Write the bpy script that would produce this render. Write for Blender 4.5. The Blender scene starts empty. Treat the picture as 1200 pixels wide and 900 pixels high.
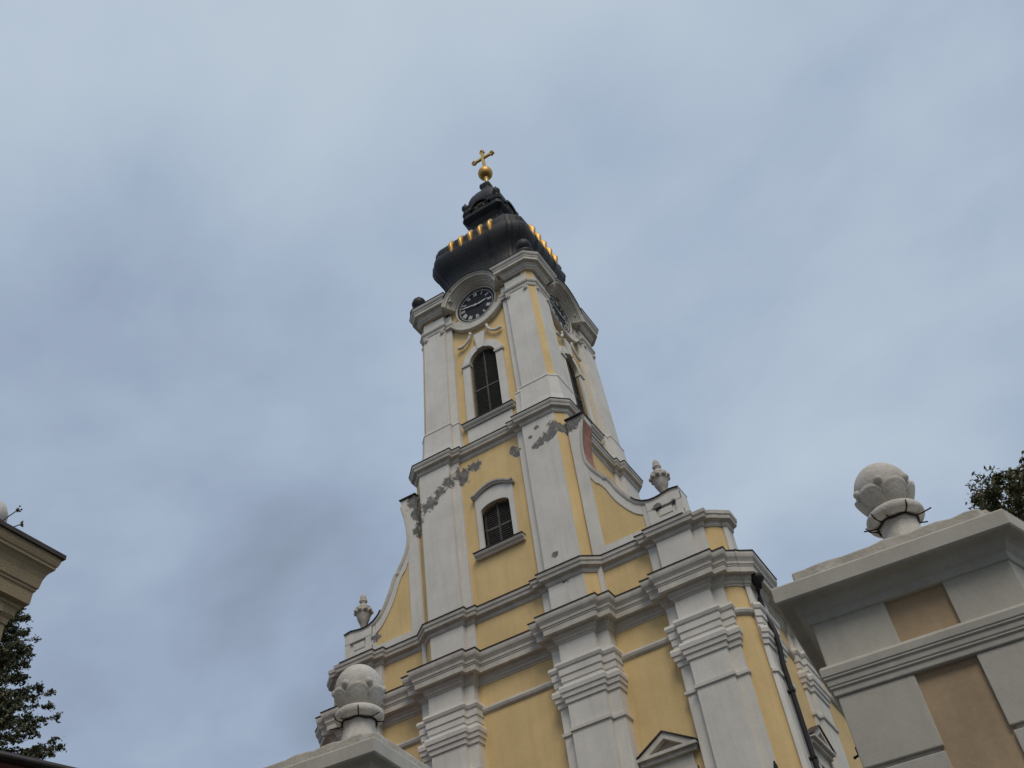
import bpy, math, random
import numpy as np
from mathutils import Matrix, Vector
R = math.radians
sc = bpy.context.scene
col = sc.collection

# ------------------------------------------------------------------ camera, sky, sun, exposure
cam = bpy.data.objects.new('camera', bpy.data.cameras.new('camera')); col.objects.link(cam); sc.camera = cam
cam.data.sensor_width = 36.0; cam.data.lens = 36.0 * 1205.9 / 1200.0; cam.data.clip_end = 2000; cam.data.clip_start = .05
TILT, ROLL, PAN = 0.764191, -0.157257, -0.439288
cp, sp_ = math.cos(PAN), math.sin(PAN); ct, st = math.cos(TILT), math.sin(TILT)
fw = Vector((sp_ * ct, cp * ct, st)); r0 = Vector((cp, -sp_, 0)); u0 = r0.cross(fw)
cr, sr = math.cos(ROLL), math.sin(ROLL)
rt = cr * r0 + sr * u0; up = -sr * r0 + cr * u0
m = Matrix((rt, up, -fw)).transposed().to_4x4(); m.translation = Vector((10.831, 0, 0)); cam.matrix_world = m

SUN_EL, SUN_AZ = R(52), R(143)           # azimuth clockwise from +Y (behind the camera, to its right)
world = bpy.data.worlds.new('World'); sc.world = world; world.use_nodes = True
nt = world.node_tree; nt.nodes.clear()
def N(tree, typ, **kw):
    n = tree.nodes.new(typ)
    for k, v in kw.items():
        if k.startswith('i_'): n.inputs[int(k[2:]) if k[2:].isdigit() else k[2:]].default_value = v
        else: setattr(n, k, v)
    return n
STR = 0.1
out = N(nt, 'ShaderNodeOutputWorld'); bg = N(nt, 'ShaderNodeBackground'); bg.inputs[1].default_value = STR
sky = N(nt, 'ShaderNodeTexSky', sky_type='NISHITA', sun_disc=False, sun_elevation=SUN_EL, sun_rotation=SUN_AZ)
tc = N(nt, 'ShaderNodeTexCoord'); sep = N(nt, 'ShaderNodeSeparateXYZ'); nt.links.new(tc.outputs['Generated'], sep.inputs[0])
zc = N(nt, 'ShaderNodeMath', operation='MAXIMUM'); nt.links.new(sep.outputs[2], zc.inputs[0]); zc.inputs[1].default_value = 0.0
za = N(nt, 'ShaderNodeMath', operation='ADD'); nt.links.new(zc.outputs[0], za.inputs[0]); za.inputs[1].default_value = 0.42
dv = N(nt, 'ShaderNodeVectorMath', operation='DIVIDE'); nt.links.new(tc.outputs['Generated'], dv.inputs[0])
cmb = N(nt, 'ShaderNodeCombineXYZ'); cmb.inputs[2].default_value = 1.0
nt.links.new(za.outputs[0], cmb.inputs[0]); nt.links.new(za.outputs[0], cmb.inputs[1]); nt.links.new(cmb.outputs[0], dv.inputs[1])
mp = N(nt, 'ShaderNodeMapping'); mp.inputs['Scale'].default_value = (.85, 1.0, .3); mp.inputs['Location'].default_value = (5.75, 8.75, 0)
mp.inputs['Rotation'].default_value = (0, 0, R(25))
nt.links.new(dv.outputs[0], mp.inputs[0])
n1 = N(nt, 'ShaderNodeTexNoise'); n1.inputs['Scale'].default_value = 3.4; n1.inputs['Detail'].default_value = 7; n1.inputs['Roughness'].default_value = .5; n1.inputs['Distortion'].default_value = .15
n2 = N(nt, 'ShaderNodeTexNoise'); n2.inputs['Scale'].default_value = 1.1; n2.inputs['Detail'].default_value = 2; n2.inputs['Roughness'].default_value = .45
nt.links.new(mp.outputs[0], n1.inputs['Vector']); nt.links.new(mp.outputs[0], n2.inputs['Vector'])
mixn = N(nt, 'ShaderNodeMath', operation='MULTIPLY_ADD'); nt.links.new(n1.outputs[0], mixn.inputs[0]); mixn.inputs[1].default_value = .80
h2 = N(nt, 'ShaderNodeMath', operation='MULTIPLY'); nt.links.new(n2.outputs[0], h2.inputs[0]); h2.inputs[1].default_value = .20
nt.links.new(h2.outputs[0], mixn.inputs[2])
# the cloud deck is thinner (brighter) towards the north-east and the zenith, thicker towards the west
dt = N(nt, 'ShaderNodeVectorMath', operation='DOT_PRODUCT'); nt.links.new(tc.outputs['Generated'], dt.inputs[0]); dt.inputs[1].default_value = (0.58, -0.20, 0.62)
gr = N(nt, 'ShaderNodeMapRange'); nt.links.new(dt.outputs['Value'], gr.inputs[0])
gr.inputs[1].default_value = -.15; gr.inputs[2].default_value = .75; gr.inputs[3].default_value = -.10; gr.inputs[4].default_value = .16
ad = N(nt, 'ShaderNodeMath', operation='ADD'); nt.links.new(mixn.outputs[0], ad.inputs[0]); nt.links.new(gr.outputs[0], ad.inputs[1])
rp = N(nt, 'ShaderNodeValToRGB'); nt.links.new(ad.outputs[0], rp.inputs[0])
K = 1 / STR
def stop(p, c):
    e = rp.color_ramp.elements.new(p); e.color = (c[0], c[1], c[2], 1)
rp.color_ramp.elements[0].position = .24; rp.color_ramp.elements[0].color = (.235, .285, .365, 1)
rp.color_ramp.elements[1].position = .80; rp.color_ramp.elements[1].color = (.560, .645, .720, 1)
stop(.38, (.325, .400, .525)); stop(.48, (.395, .480, .605)); stop(.60, (.470, .560, .665))
sc_k = N(nt, 'ShaderNodeVectorMath', operation='SCALE'); nt.links.new(rp.outputs[0], sc_k.inputs[0]); sc_k.inputs['Scale'].default_value = K
mx = N(nt, 'ShaderNodeMix', data_type='RGBA'); mx.inputs[0].default_value = .93
nt.links.new(sky.outputs[0], mx.inputs[6]); nt.links.new(sc_k.outputs[0], mx.inputs[7])
nt.links.new(mx.outputs[2], bg.inputs[0]); nt.links.new(bg.outputs[0], out.inputs[0])

sl = bpy.data.lights.new('sun', 'SUN'); sl.energy = 1.5; sl.angle = R(24); sl.color = (1, .91, .79)
so = bpy.data.objects.new('sun', sl); col.objects.link(so)
sd = Vector((math.sin(SUN_AZ) * math.cos(SUN_EL), math.cos(SUN_AZ) * math.cos(SUN_EL), math.sin(SUN_EL)))
so.rotation_euler = (-sd).to_track_quat('-Z', 'Y').to_euler(); so.location = (0, 0, 60)
sc.view_settings.view_transform = 'Standard'; sc.view_settings.look = 'None'; sc.view_settings.exposure = 0; sc.view_settings.gamma = 1
sc.view_settings.use_curve_mapping = False

# ------------------------------------------------------------------ materials
GZ = -1.6
CH = Vector((0, 20.5, GZ))               # base of the church
def mat(name, c, rough=.85, var=.08, scale=3., bump=.15, bscale=40., metal=0., streak=0., spots=None, spotcol=(.16, .155, .145), dirt=None, spec=.3):
    M = bpy.data.materials.new(name); M.use_nodes = True; t = M.node_tree; b = t.nodes['Principled BSDF']
    b.inputs['Roughness'].default_value = rough; b.inputs['Metallic'].default_value = metal
    b.inputs['Specular IOR Level'].default_value = spec
    tx = N(t, 'ShaderNodeTexCoord')
    nz = N(t, 'ShaderNodeTexNoise'); nz.inputs['Scale'].default_value = scale; nz.inputs['Detail'].default_value = 6; nz.inputs['Roughness'].default_value = .6
    t.links.new(tx.outputs['Object'], nz.inputs['Vector'])
    r = N(t, 'ShaderNodeMapRange'); t.links.new(nz.outputs[0], r.inputs[0]); r.inputs[1].default_value = .3; r.inputs[2].default_value = .7
    r.inputs[3].default_value = 1 - var; r.inputs[4].default_value = 1 + var * .6
    sc1 = N(t, 'ShaderNodeVectorMath', operation='SCALE'); sc1.inputs[0].default_value = c[:3]; t.links.new(r.outputs[0], sc1.inputs['Scale'])
    cur = sc1.outputs[0]
    if rough > .84:
        ng = N(t, 'ShaderNodeTexNoise'); ng.inputs['Scale'].default_value = 28; ng.inputs['Detail'].default_value = 5; ng.inputs['Roughness'].default_value = .7; t.links.new(tx.outputs['Object'], ng.inputs['Vector'])
        rg = N(t, 'ShaderNodeMapRange'); t.links.new(ng.outputs[0], rg.inputs[0]); rg.inputs[1].default_value = .3; rg.inputs[2].default_value = .7; rg.inputs[3].default_value = .93; rg.inputs[4].default_value = 1.05
        sg = N(t, 'ShaderNodeVectorMath', operation='SCALE'); t.links.new(cur, sg.inputs[0]); t.links.new(rg.outputs[0], sg.inputs['Scale']); cur = sg.outputs[0]
    if streak:
        mpp = N(t, 'ShaderNodeMapping'); mpp.inputs['Scale'].default_value = (5, 5, .35); t.links.new(tx.outputs['Object'], mpp.inputs[0])
        n3 = N(t, 'ShaderNodeTexNoise'); n3.inputs['Scale'].default_value = 1.6; n3.inputs['Detail'].default_value = 5; t.links.new(mpp.outputs[0], n3.inputs['Vector'])
        r3 = N(t, 'ShaderNodeMapRange'); t.links.new(n3.outputs[0], r3.inputs[0]); r3.inputs[1].default_value = .5; r3.inputs[2].default_value = .78; r3.inputs[3].default_value = 0; r3.inputs[4].default_value = streak
        m3 = N(t, 'ShaderNodeMix', data_type='RGBA'); t.links.new(r3.outputs[0], m3.inputs[0]); t.links.new(cur, m3.inputs[6]); m3.inputs[7].default_value = (*(dirt or (.22, .2, .17)), 1)
        cur = m3.outputs[2]
    hgt = None
    if spots:
        pn = N(t, 'ShaderNodeTexNoise'); pn.inputs['Scale'].default_value = 6.5; pn.inputs['Detail'].default_value = 6; pn.inputs['Roughness'].default_value = .75
        t.links.new(tx.outputs['Object'], pn.inputs['Vector'])
        prev = None
        for (x, y, z, rr) in spots:
            d = N(t, 'ShaderNodeVectorMath', operation='DISTANCE'); t.links.new(tx.outputs['Object'], d.inputs[0]); d.inputs[1].default_value = (x - CH.x, y - CH.y, z - CH.z)
            q = N(t, 'ShaderNodeMath', operation='DIVIDE'); t.links.new(d.outputs['Value'], q.inputs[0]); q.inputs[1].default_value = rr
            if prev is None: prev = q.outputs[0]
            else:
                mn = N(t, 'ShaderNodeMath', operation='MINIMUM'); t.links.new(prev, mn.inputs[0]); t.links.new(q.outputs[0], mn.inputs[1]); prev = mn.outputs[0]
        s1 = N(t, 'ShaderNodeMath', operation='MULTIPLY_ADD'); t.links.new(pn.outputs[0], s1.inputs[0]); s1.inputs[1].default_value = 3.0; t.links.new(prev, s1.inputs[2])
        r4 = N(t, 'ShaderNodeMapRange'); t.links.new(s1.outputs[0], r4.inputs[0]); r4.inputs[1].default_value = 2.30; r4.inputs[2].default_value = 2.35; r4.inputs[3].default_value = 1; r4.inputs[4].default_value = 0
        sn = N(t, 'ShaderNodeVectorMath', operation='SCALE'); sn.inputs[0].default_value = spotcol
        rs = N(t, 'ShaderNodeMapRange'); t.links.new(pn.outputs[0], rs.inputs[0]); rs.inputs[1].default_value = .25; rs.inputs[2].default_value = .7; rs.inputs[3].default_value = .45; rs.inputs[4].default_value = 1.7; t.links.new(rs.outputs[0], sn.inputs['Scale'])
        r5 = N(t, 'ShaderNodeMapRange'); t.links.new(s1.outputs[0], r5.inputs[0]); r5.inputs[1].default_value = 2.33; r5.inputs[2].default_value = 2.55; r5.inputs[3].default_value = .75; r5.inputs[4].default_value = 0
        m5 = N(t, 'ShaderNodeMix', data_type='RGBA'); t.links.new(r5.outputs[0], m5.inputs[0]); t.links.new(cur, m5.inputs[6]); m5.inputs[7].default_value = (.42, .37, .29, 1); cur = m5.outputs[2]
        m4 = N(t, 'ShaderNodeMix', data_type='RGBA'); t.links.new(r4.outputs[0], m4.inputs[0]); t.links.new(cur, m4.inputs[6]); t.links.new(sn.outputs[0], m4.inputs[7])
        cur = m4.outputs[2]; hgt = r4.outputs[0]
    t.links.new(cur, b.inputs['Base Color'])
    if bump:
        nb = N(t, 'ShaderNodeTexNoise'); nb.inputs['Scale'].default_value = bscale; nb.inputs['Detail'].default_value = 4; t.links.new(tx.outputs['Object'], nb.inputs['Vector'])
        bp = N(t, 'ShaderNodeBump'); bp.inputs['Strength'].default_value = bump; bp.inputs['Distance'].default_value = .02
        if hgt is not None:
            hh = N(t, 'ShaderNodeMath', operation='MULTIPLY_ADD'); t.links.new(hgt, hh.inputs[0]); hh.inputs[1].default_value = -1.5; t.links.new(nb.outputs[0], hh.inputs[2]); t.links.new(hh.outputs[0], bp.inputs['Height'])
        else: t.links.new(nb.outputs[0], bp.inputs['Height'])
        t.links.new(bp.outputs[0], b.inputs['Normal'])
    return M
SPOTS = [(-0.99, 20.5, 19.65, .2), (-1.14, 20.5, 19.37, .22), (-1.37, 20.5, 19.17, .22), (-1.66, 20.5, 18.96, .22), (-1.99, 20.5, 18.71, .26), (-2.17, 20.5, 18.65, .2),
         (-0.91, 20.7, 19.38, .2), (-0.96, 20.7, 19.17, .2), (-0.59, 20.7, 19.51, .22), (-0.44, 20.7, 19.49, .2), (0.77, 20.7, 19.4, .16), (0.92, 20.7, 19.22, .18),
         (2.28, 20.48, 19.39, .2), (2.2, 20.48, 19.21, .22), (2.06, 20.48, 19.09, .22), (1.83, 20.48, 19.03, .17), (1.64, 20.48, 18.94, .13),
         (2.46, 20.62, 19.26, .2), (2.71, 20.62, 19.22, .28), (2.96, 20.62, 19.34, .26),
         (-2.69, 20.62, 19.2, .3), (-2.56, 20.62, 18.75, .3), (-2.46, 20.62, 18.33, .26), (-2.6, 20.62, 18.08, .2),
         (-0.99, 21.1, 20.5, .22), (-0.77, 21.1, 20.5, .2), (-0.5, 21.1, 20.45, .15), (1.8, 20.48, 14.43, .16), (1.65, 20.48, 14.42, .12), (1.65, 20.48, 15.2, .1), (-4.2, 20.6, 15.2, .16), (0.3, 20.4, 19.88, .18)]
SPOTS += [(1.75, 20.8, 20.5, .08), (1.95, 20.8, 20.62, .06), (1.5, 20.8, 20.45, .07), (-1.3, 20.85, 20.5, .1), (-1.6, 20.85, 20.45, .09), (-1.95, 20.8, 20.5, .1), (1.75, 20.48, 19.6, .09), (1.5, 20.48, 19.35, .07), (4.62, 20.6, 15.35, .14), (5.05, 20.6, 15.3, .1)]
M_white = mat('white_plaster', (.67, .635, .575), .9, .12, 1.0, .2, 45, streak=.26, spots=SPOTS, dirt=(.40, .375, .33))
M_yellow = mat('yellow_plaster', (.71, .515, .25), .92, .13, .8, .25, 45, streak=.3, spots=SPOTS, dirt=(.50, .34, .15))
M_trim = mat('white_trim', (.565, .525, .46), .9, .18, 2.5, .15, 45, streak=.28, dirt=(.30, .27, .23))
M_flash = mat('rusty_flashing', (.075, .055, .05), .6, .3, 6, .1, 60, metal=.3)
M_brick = mat('rusty_sheet', (.38, .19, .14), .85, .35, 4, .3, 30, streak=.4, dirt=(.2, .11, .08))
M_black = mat('blackened_copper', (.017, .017, .018), .55, .5, 2.2, .5, 9, metal=.0, spec=.3, streak=.35, dirt=(.035, .04, .038))
M_gold = mat('gilding', (.52, .31, .10), .5, .2, 6, .1, 30, metal=1., streak=.4, dirt=(.35, .16, .04))
M_bronze = mat('tarnished_gilding', (.66, .44, .15), .42, .2, 6, .1, 30, metal=.8)
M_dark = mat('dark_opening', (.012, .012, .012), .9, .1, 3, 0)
M_louvre = mat('weathered_louvre_wood', (.095, .09, .08), .8, .4, 8, .2, 50)
M_dial = mat('black_dial', (.012, .012, .014), .5, .1, 3, 0)
M_num = mat('white_numerals', (.72, .72, .70), .6, .05, 3, 0)
M_pipe = mat('dark_pipe', (.030, .026, .025), .5, .3, 6, .1, 40, metal=.2)
M_roof = mat('clay_roof', (.14, .06, .045), .85, .3, 6, .4, 14)
M_stone = mat('finial_stone', (.62, .585, .53), .9, .18, 7, .35, 60, streak=.35, dirt=(.20, .18, .15))
M_urn = mat('urn_stone', (.52, .47, .41), .9, .3, 14, .5, 40, streak=.5, dirt=(.18, .15, .13))
M_pier = mat('pier_render', (.56, .53, .465), .92, .16, 1.7, .12, 150, streak=.30, dirt=(.34, .32, .28))
M_slab = mat('weathered_coping', (.56, .52, .45), .95, .22, 6, .3, 40, streak=.4, dirt=(.17, .15, .12))
M_ochre = mat('ochre_render', (.50, .37, .24), .95, .16, 2.5, .15, 150, streak=.25, dirt=(.30, .2, .12))
M_iron = mat('wrought_iron', (.02, .018, .018), .55, .2, 8, .1, 60, metal=.4)
M_wire = mat('black_cable', (.015, .014, .014), .6, .1, 8, 0)
M_bark = mat('bark', (.09, .065, .045), .95, .3, 6, .6, 18)
M_weed = mat('dry_weed', (.10, .085, .055), .9, .2, 8, 0)
M_paving = mat('paving', (.085, .08, .072), .9, .2, 2, .3, 20)
M_glass = mat('window_glass', (.03, .035, .04), .08, .05, 3, 0, spec=.6)
M_wood = mat('door_wood', (.10, .05, .025), .6, .2, 6, .2, 20)
M_portal = mat('portal_render', (.34, .26, .16), .92, .1, 3, .4, 60, streak=.3, dirt=(.2, .17, .13))
M_house = mat('house_render', (.45, .40, .34), .9, .1, 3, .3, 40)
def leafmat(name, c1, c2, c3):
    M = bpy.data.materials.new(name); M.use_nodes = True; t = M.node_tree; b = t.nodes['Principled BSDF']; b.inputs['Roughness'].default_value = .6
    g = N(t, 'ShaderNodeNewGeometry'); rp = N(t, 'ShaderNodeValToRGB'); t.links.new(g.outputs['Random Per Island'], rp.inputs[0])
    rp.color_ramp.elements[0].color = (*c1, 1); rp.color_ramp.elements[1].color = (*c3, 1); e = rp.color_ramp.elements.new(.5); e.color = (*c2, 1)
    t.links.new(rp.outputs[0], b.inputs['Base Color']); return M
M_leaf = leafmat('plum_leaves', (.065, .05, .035), (.085, .10, .035), (.15, .115, .05))
M_needle = leafmat('spruce_needles', (.04, .055, .022), (.065, .085, .03), (.11, .09, .04))

# ------------------------------------------------------------------ mesh helpers
ORI = {}
class MB:
    def __init__(s): s.v = []; s.f = []; s.sm = []
    def add(s, vs, fs, smooth=False):
        k = len(s.v); s.v += [tuple(p) for p in vs]; s.f += [tuple(i + k for i in f) for f in fs]; s.sm += [smooth] * len(fs)
    def box(s, x0, x1, y0, y1, z0, z1):
        s.add([(x0, y0, z0), (x1, y0, z0), (x1, y1, z0), (x0, y1, z0), (x0, y0, z1), (x1, y0, z1), (x1, y1, z1), (x0, y1, z1)],
              [(0, 3, 2, 1), (4, 5, 6, 7), (0, 1, 5, 4), (1, 2, 6, 5), (2, 3, 7, 6), (3, 0, 4, 7)])
    def prism_xz(s, poly, y0, y1, front=True, back=True):     # polygon of (x,z), extruded in y
        n = len(poly)
        vs = [(x, y0, z) for x, z in poly] + [(x, y1, z) for x, z in poly]
        fs = [(i, (i + 1) % n, n + (i + 1) % n, n + i) for i in range(n)]
        if front: fs.append(tuple(range(n - 1, -1, -1)))
        if back: fs.append(tuple(range(n, 2 * n)))
        s.add(vs, fs)
    def prism_xy(s, poly, z0, z1):
        n = len(poly); vs = [(x, y, z0) for x, y in poly] + [(x, y, z1) for x, y in poly]
        s.add(vs, [(i, (i + 1) % n, n + (i + 1) % n, n + i) for i in range(n)] + [tuple(range(n - 1, -1, -1)), tuple(range(n, 2 * n))])
    def sweep(s, path, prof, closed=False, caps=True):        # path (x,y), outward = right of travel; prof (offset,z)
        n = len(path); P = [Vector(p) for p in path]; ms = []
        for i in range(n):
            ns = []
            for a, b in ((i - 1, i), (i, i + 1)):
                if not closed and (a < 0 or b >= n): continue
                d = P[b % n] - P[a % n]
                if d.length > 1e-9: d.normalize(); ns.append(Vector((d.y, -d.x)))
            if len(ns) == 1: ms.append(ns[0])
            else:
                q = 1 + ns[0].dot(ns[1]); ms.append((ns[0] + ns[1]) / max(q, .25))
        k = len(prof); vs = []
        for i in range(n):
            for o, z in prof: vs.append((P[i].x + ms[i].x * o, P[i].y + ms[i].y * o, z))
        fs = []
        for i in range(n if closed else n - 1):
            j = (i + 1) % n
            for a in range(k - 1): fs.append((i * k + a, j * k + a, j * k + a + 1, i * k + a + 1))
            fs.append((i * k + k - 1, j * k + k - 1, j * k, i * k))
        if caps and not closed: fs += [tuple(range(k)), tuple((n - 1) * k + a for a in range(k - 1, -1, -1))]
        s.add(vs, fs)
    def lathe(s, c, prof, n=24, sx=1., sy=1., smooth=True, rot=0.):
        vs = []; k = len(prof)
        for i in range(n):
            a = 2 * math.pi * i / n + rot
            for r, z in prof: vs.append((c[0] + r * math.cos(a) * sx, c[1] + r * math.sin(a) * sy, c[2] + z))
        fs = []
        for i in range(n):
            j = (i + 1) % n
            for a in range(k - 1): fs.append((i * k + a, j * k + a, j * k + a + 1, i * k + a + 1))
        s.add(vs, fs, smooth)
    def sphere(s, c, r, n=20, mr=12, sz=1., smooth=True):
        s.lathe(c, [(max(r * math.sin(math.pi * i / mr), 1e-4), -r * sz * math.cos(math.pi * i / mr)) for i in range(mr + 1)], n, smooth=smooth)
    def tube(s, pts, r, n=8, closed=False, smooth=True):
        P = [Vector(p) for p in pts]; k = len(P); rr = r if isinstance(r, (list, tuple)) else [r] * k; vs = []
        ref = Vector((0, 0, 1))
        for i in range(k):
            a = P[(i - 1) % k] if (closed or i) else P[0]; b = P[(i + 1) % k] if (closed or i < k - 1) else P[-1]
            d = (b - a).normalized()
            if abs(d.dot(ref)) > .97: e = d.cross(Vector((1, 0, 0))).normalized()
            else: e = d.cross(ref).normalized()
            f = e.cross(d)
            for q in range(n):
                t = 2 * math.pi * q / n; vs.append(P[i] + (e * math.cos(t) + f * math.sin(t)) * rr[i])
        fs = []
        for i in range(k if closed else k - 1):
            j = (i + 1) % k
            for q in range(n): fs.append((i * n + q, i * n + (q + 1) % n, j * n + (q + 1) % n, j * n + q))
        if not closed: fs += [tuple(range(n - 1, -1, -1)), tuple((k - 1) * n + q for q in range(n))]
        s.add(vs, fs, smooth)
    def ring_xz(s, c, prof, a0, a1, n=40):                    # prof (radius, y) swept round the y axis from angle a0 to a1
        k = len(prof); full = abs(a1 - a0 - 2 * math.pi) < 1e-6; vs = []
        for i in range(n + (0 if full else 1)):
            a = a0 + (a1 - a0) * i / n
            for r, y in prof: vs.append((c[0] + r * math.cos(a), y, c[1] + r * math.sin(a)))
        fs = []
        for i in range(n):
            j = (i + 1) % n if full else i + 1
            for a in range(k): b = (a + 1) % k; fs.append((i * k + a, i * k + b, j * k + b, j * k + a))
        if not full: fs += [tuple(range(k)), tuple(n * k + a for a in range(k - 1, -1, -1))]
        s.add(vs, fs)
    def xf(s, fn): s.v = [tuple(fn(p)) for p in s.v]; return s
    def merge(s, o): 
        k = len(s.v); s.v += o.v; s.f += [tuple(i + k for i in f) for f in o.f]; s.sm += o.sm; return s
    def build(s, name, m, parent=None, bevel=0., label=None, loc=None):
        o_ = ORI[parent.name] if parent else Vector(loc or (0, 0, 0))
        me = bpy.data.meshes.new(name); me.from_pydata([(x - o_.x, y - o_.y, z - o_.z) for x, y, z in s.v], [], s.f); me.update()
        me.polygons.foreach_set('use_smooth', s.sm); me.materials.append(m)
        import bmesh
        bm = bmesh.new(); bm.from_mesh(me); bmesh.ops.recalc_face_normals(bm, faces=bm.faces); bm.to_mesh(me); bm.free()
        o = bpy.data.objects.new(name, me); col.objects.link(o)
        if parent: o.parent = parent
        else: o.location = o_
        ORI[o.name] = o_
        if bevel:
            b = o.modifiers.new('bevel', 'BEVEL'); b.width = bevel; b.segments = 2; b.limit_method = 'ANGLE'; b.angle_limit = R(40)
        if label: o['label'] = label
        return o
def thing(name, label, cat, loc, group=None):
    o = bpy.data.objects.new(name, None); col.objects.link(o); o.location = loc; ORI[o.name] = Vector(loc); o.empty_display_size = .3
    o['label'] = label; o['category'] = cat
    if group: o['group'] = group
    return o
def mirror(path): return [(-x, y) for x, y in reversed(path)]
def mx_(b):
    n = MB(); n.v = [(-x, y, z) for x, y, z in b.v]; n.f = [tuple(reversed(f)) for f in b.f]; n.sm = list(b.sm); return n

# ------------------------------------------------------------------ ground
g = MB(); g.add([(-600, -600, GZ), (600, -600, GZ), (600, 600, GZ), (-600, 600, GZ)], [(0, 1, 2, 3)])
go = g.build('ground', M_paving); go['kind'] = 'structure'

# ------------------------------------------------------------------ church
church = thing('church', 'yellow baroque church with white pilasters, clock tower and black dome', 'church', CH)
def P(b, name, m, **k): return b.build(name, m, church, **k)

# --- body: plan of the right half of the front at frieze level
def arc(x0, y0, x1, y1, n=8):            # shallow convex bay turning from facing front towards the side
    L = math.hypot(x1 - x0, y1 - y0); nx, ny = (y1 - y0) / L, -(x1 - x0) / L; r = []
    for i in range(1, n):
        t = i / n; h = .40 * L * t * (1 - t); r.append((x0 + (x1 - x0) * t + nx * h, y0 + (y1 - y0) * t + ny * h))
    return r
YW, YS = 20.70, 20.80                    # wall planes, centre bay and side bays
front_r = [(1.14, YW), (1.14, 20.45), (1.42, 20.45), (1.42, 20.30), (2.40, 20.30), (2.40, 20.45), (2.70, 20.45), (2.70, YS),
           (4.17, YS), (4.17, 20.62), (4.46, 20.62), (4.46, 20.48), (5.36, 20.48), (5.36, 20.62), (5.64, 20.62), (5.64, 20.70)]
curve = arc(5.64, 20.70, 6.03, 20.99, 8)
side = [(6.03, 20.99), (6.06, 20.98), (6.15, 21.05), (6.15, 22.15), (6.03, 22.15)]
ys = 23.75
while ys < 43:
    side += [(6.03, ys), (6.09, ys), (6.09, ys + .3), (6.19, ys + .3), (6.19, ys + 1.4), (6.09, ys + 1.4), (6.09, ys + 1.7), (6.03, ys + 1.7)]; ys += 4.4
side += [(6.03, 46)]
right_half = front_r + curve + side
body_path = mirror(right_half) + right_half
# yellow wall: the same outline, kept behind the pilasters
yl = [(0, YW), (2.5, YW), (2.5, YS), (5.60, YS), (5.63, 20.705)] + arc(5.63, 20.705, 6.02, 20.995, 8) + [(6.025, 21.03), (6.025, 46)]
ypath = mirror(yl) + yl[1:]
b = MB(); b.prism_xy(ypath, GZ, 13.34); P(b, 'body_wall', M_yellow)
# white pilasters of the giant order (each its own part): shaft, capital and frieze block in one mesh
CAP = [(-.3, GZ), (.12, GZ), (.12, -.6), (.04, -.45), (0, -.4), (0, 10.36), (.04, 10.37), (.045, 10.44), (0, 10.46), (0, 11.04), (.035, 11.05), (.045, 11.17), (.075, 11.18), (.085, 11.28), (.11, 11.30), (.12, 11.40), (.10, 11.46),
       (.03, 11.465), (.03, 11.555), (.05, 11.565), (.05, 11.72), (.075, 11.73), (.075, 11.90), (.10, 11.92), (.125, 11.99), (.11, 12.06), (.0, 12.08), (0, 12.70), (-.3, 12.70)]
def pil(path, nm='giant_pilaster'):
    b = MB(); b.sweep(path, CAP); P(b, nm, M_white)
pin = front_r[0:8]; pout = front_r[8:16]
for q in (pin, pout): pil(q); pil(mirror(q))
cstrip = [(6.00, 21.0), (6.06, 20.98), (6.15, 21.05), (6.15, 22.15), (6.03, 22.15)]
pil(cstrip[1:], 'corner_pilaster'); pil(mirror(cstrip[1:]), 'corner_pilaster')
k = len(front_r + curve) + 5
sp2 = right_half[k:]
for i in range(0, len(sp2) - 8, 8):
    q = sp2[i:i + 8]; pil(q, 'side_pilaster'); pil(mirror(q), 'side_pilaster')
# roll string under the frieze on the yellow bays
ROLL_P = [(-.05, 11.78), (.02, 11.80), (.06, 11.84), (.08, 11.90), (.06, 11.96), (.02, 11.985), (-.05, 12.0)]
def string_(path, nm='roll_string'): b = MB(); b.sweep(path, ROLL_P); P(b, nm, M_trim)
string_([(-1.2, YW), (1.2, YW)])
for f in (lambda p: p, mirror):
    string_(f([(2.6, YS), (4.2, YS)])); string_(f([(5.64, 20.70)] + curve + [(6.03, 20.99)]))
    for i in range(8): 
        y0 = [22.1] + [23.75 + 4.4 * j + 1.65 for j in range(8)]; y1 = [23.8 + 4.4 * j for j in range(9)]
        if y0[i] < 42: string_(f([(6.03, y0[i]), (6.03, y1[i])]))
# main cornice round the whole body, breaking forward over the pilasters
CORN = [(-.3, 12.56), (.015, 12.56), (.03, 12.60), (.06, 12.62), (.065, 12.68), (.09, 12.70), (.11, 12.76), (.125, 12.80), (.235, 12.805), (.24, 12.94), (.255, 12.955), (.255, 12.985), (.275, 13.0), (.28, 13.06), (.30, 13.10), (.335, 13.16), (.35, 13.22), (.35, 13.30), (-.3, 13.33)]
b = MB(); b.sweep(body_path, CORN); P(b, 'main_cornice', M_trim)
FL = lambda o, z, d=.75: [(-d, z + .05), (o + .02, z + .004), (o + .022, z + .022), (-d, z + .075)]
b = MB(); b.sweep(body_path, FL(.35, 13.30, .25)); P(b, 'cornice_flashing', M_flash)
# nave roof
b = MB(); b.add([(-6.35, 24, 13.3), (6.35, 24, 13.3), (6.35, 46.3, 13.3), (-6.35, 46.3, 13.3), (0, 25, 17.2), (0, 42, 17.2)], [(0, 1, 4), (1, 2, 5, 4), (2, 3, 5), (3, 0, 4, 5), (3, 2, 1, 0)]); P(b, 'nave_roof', M_roof)
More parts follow.
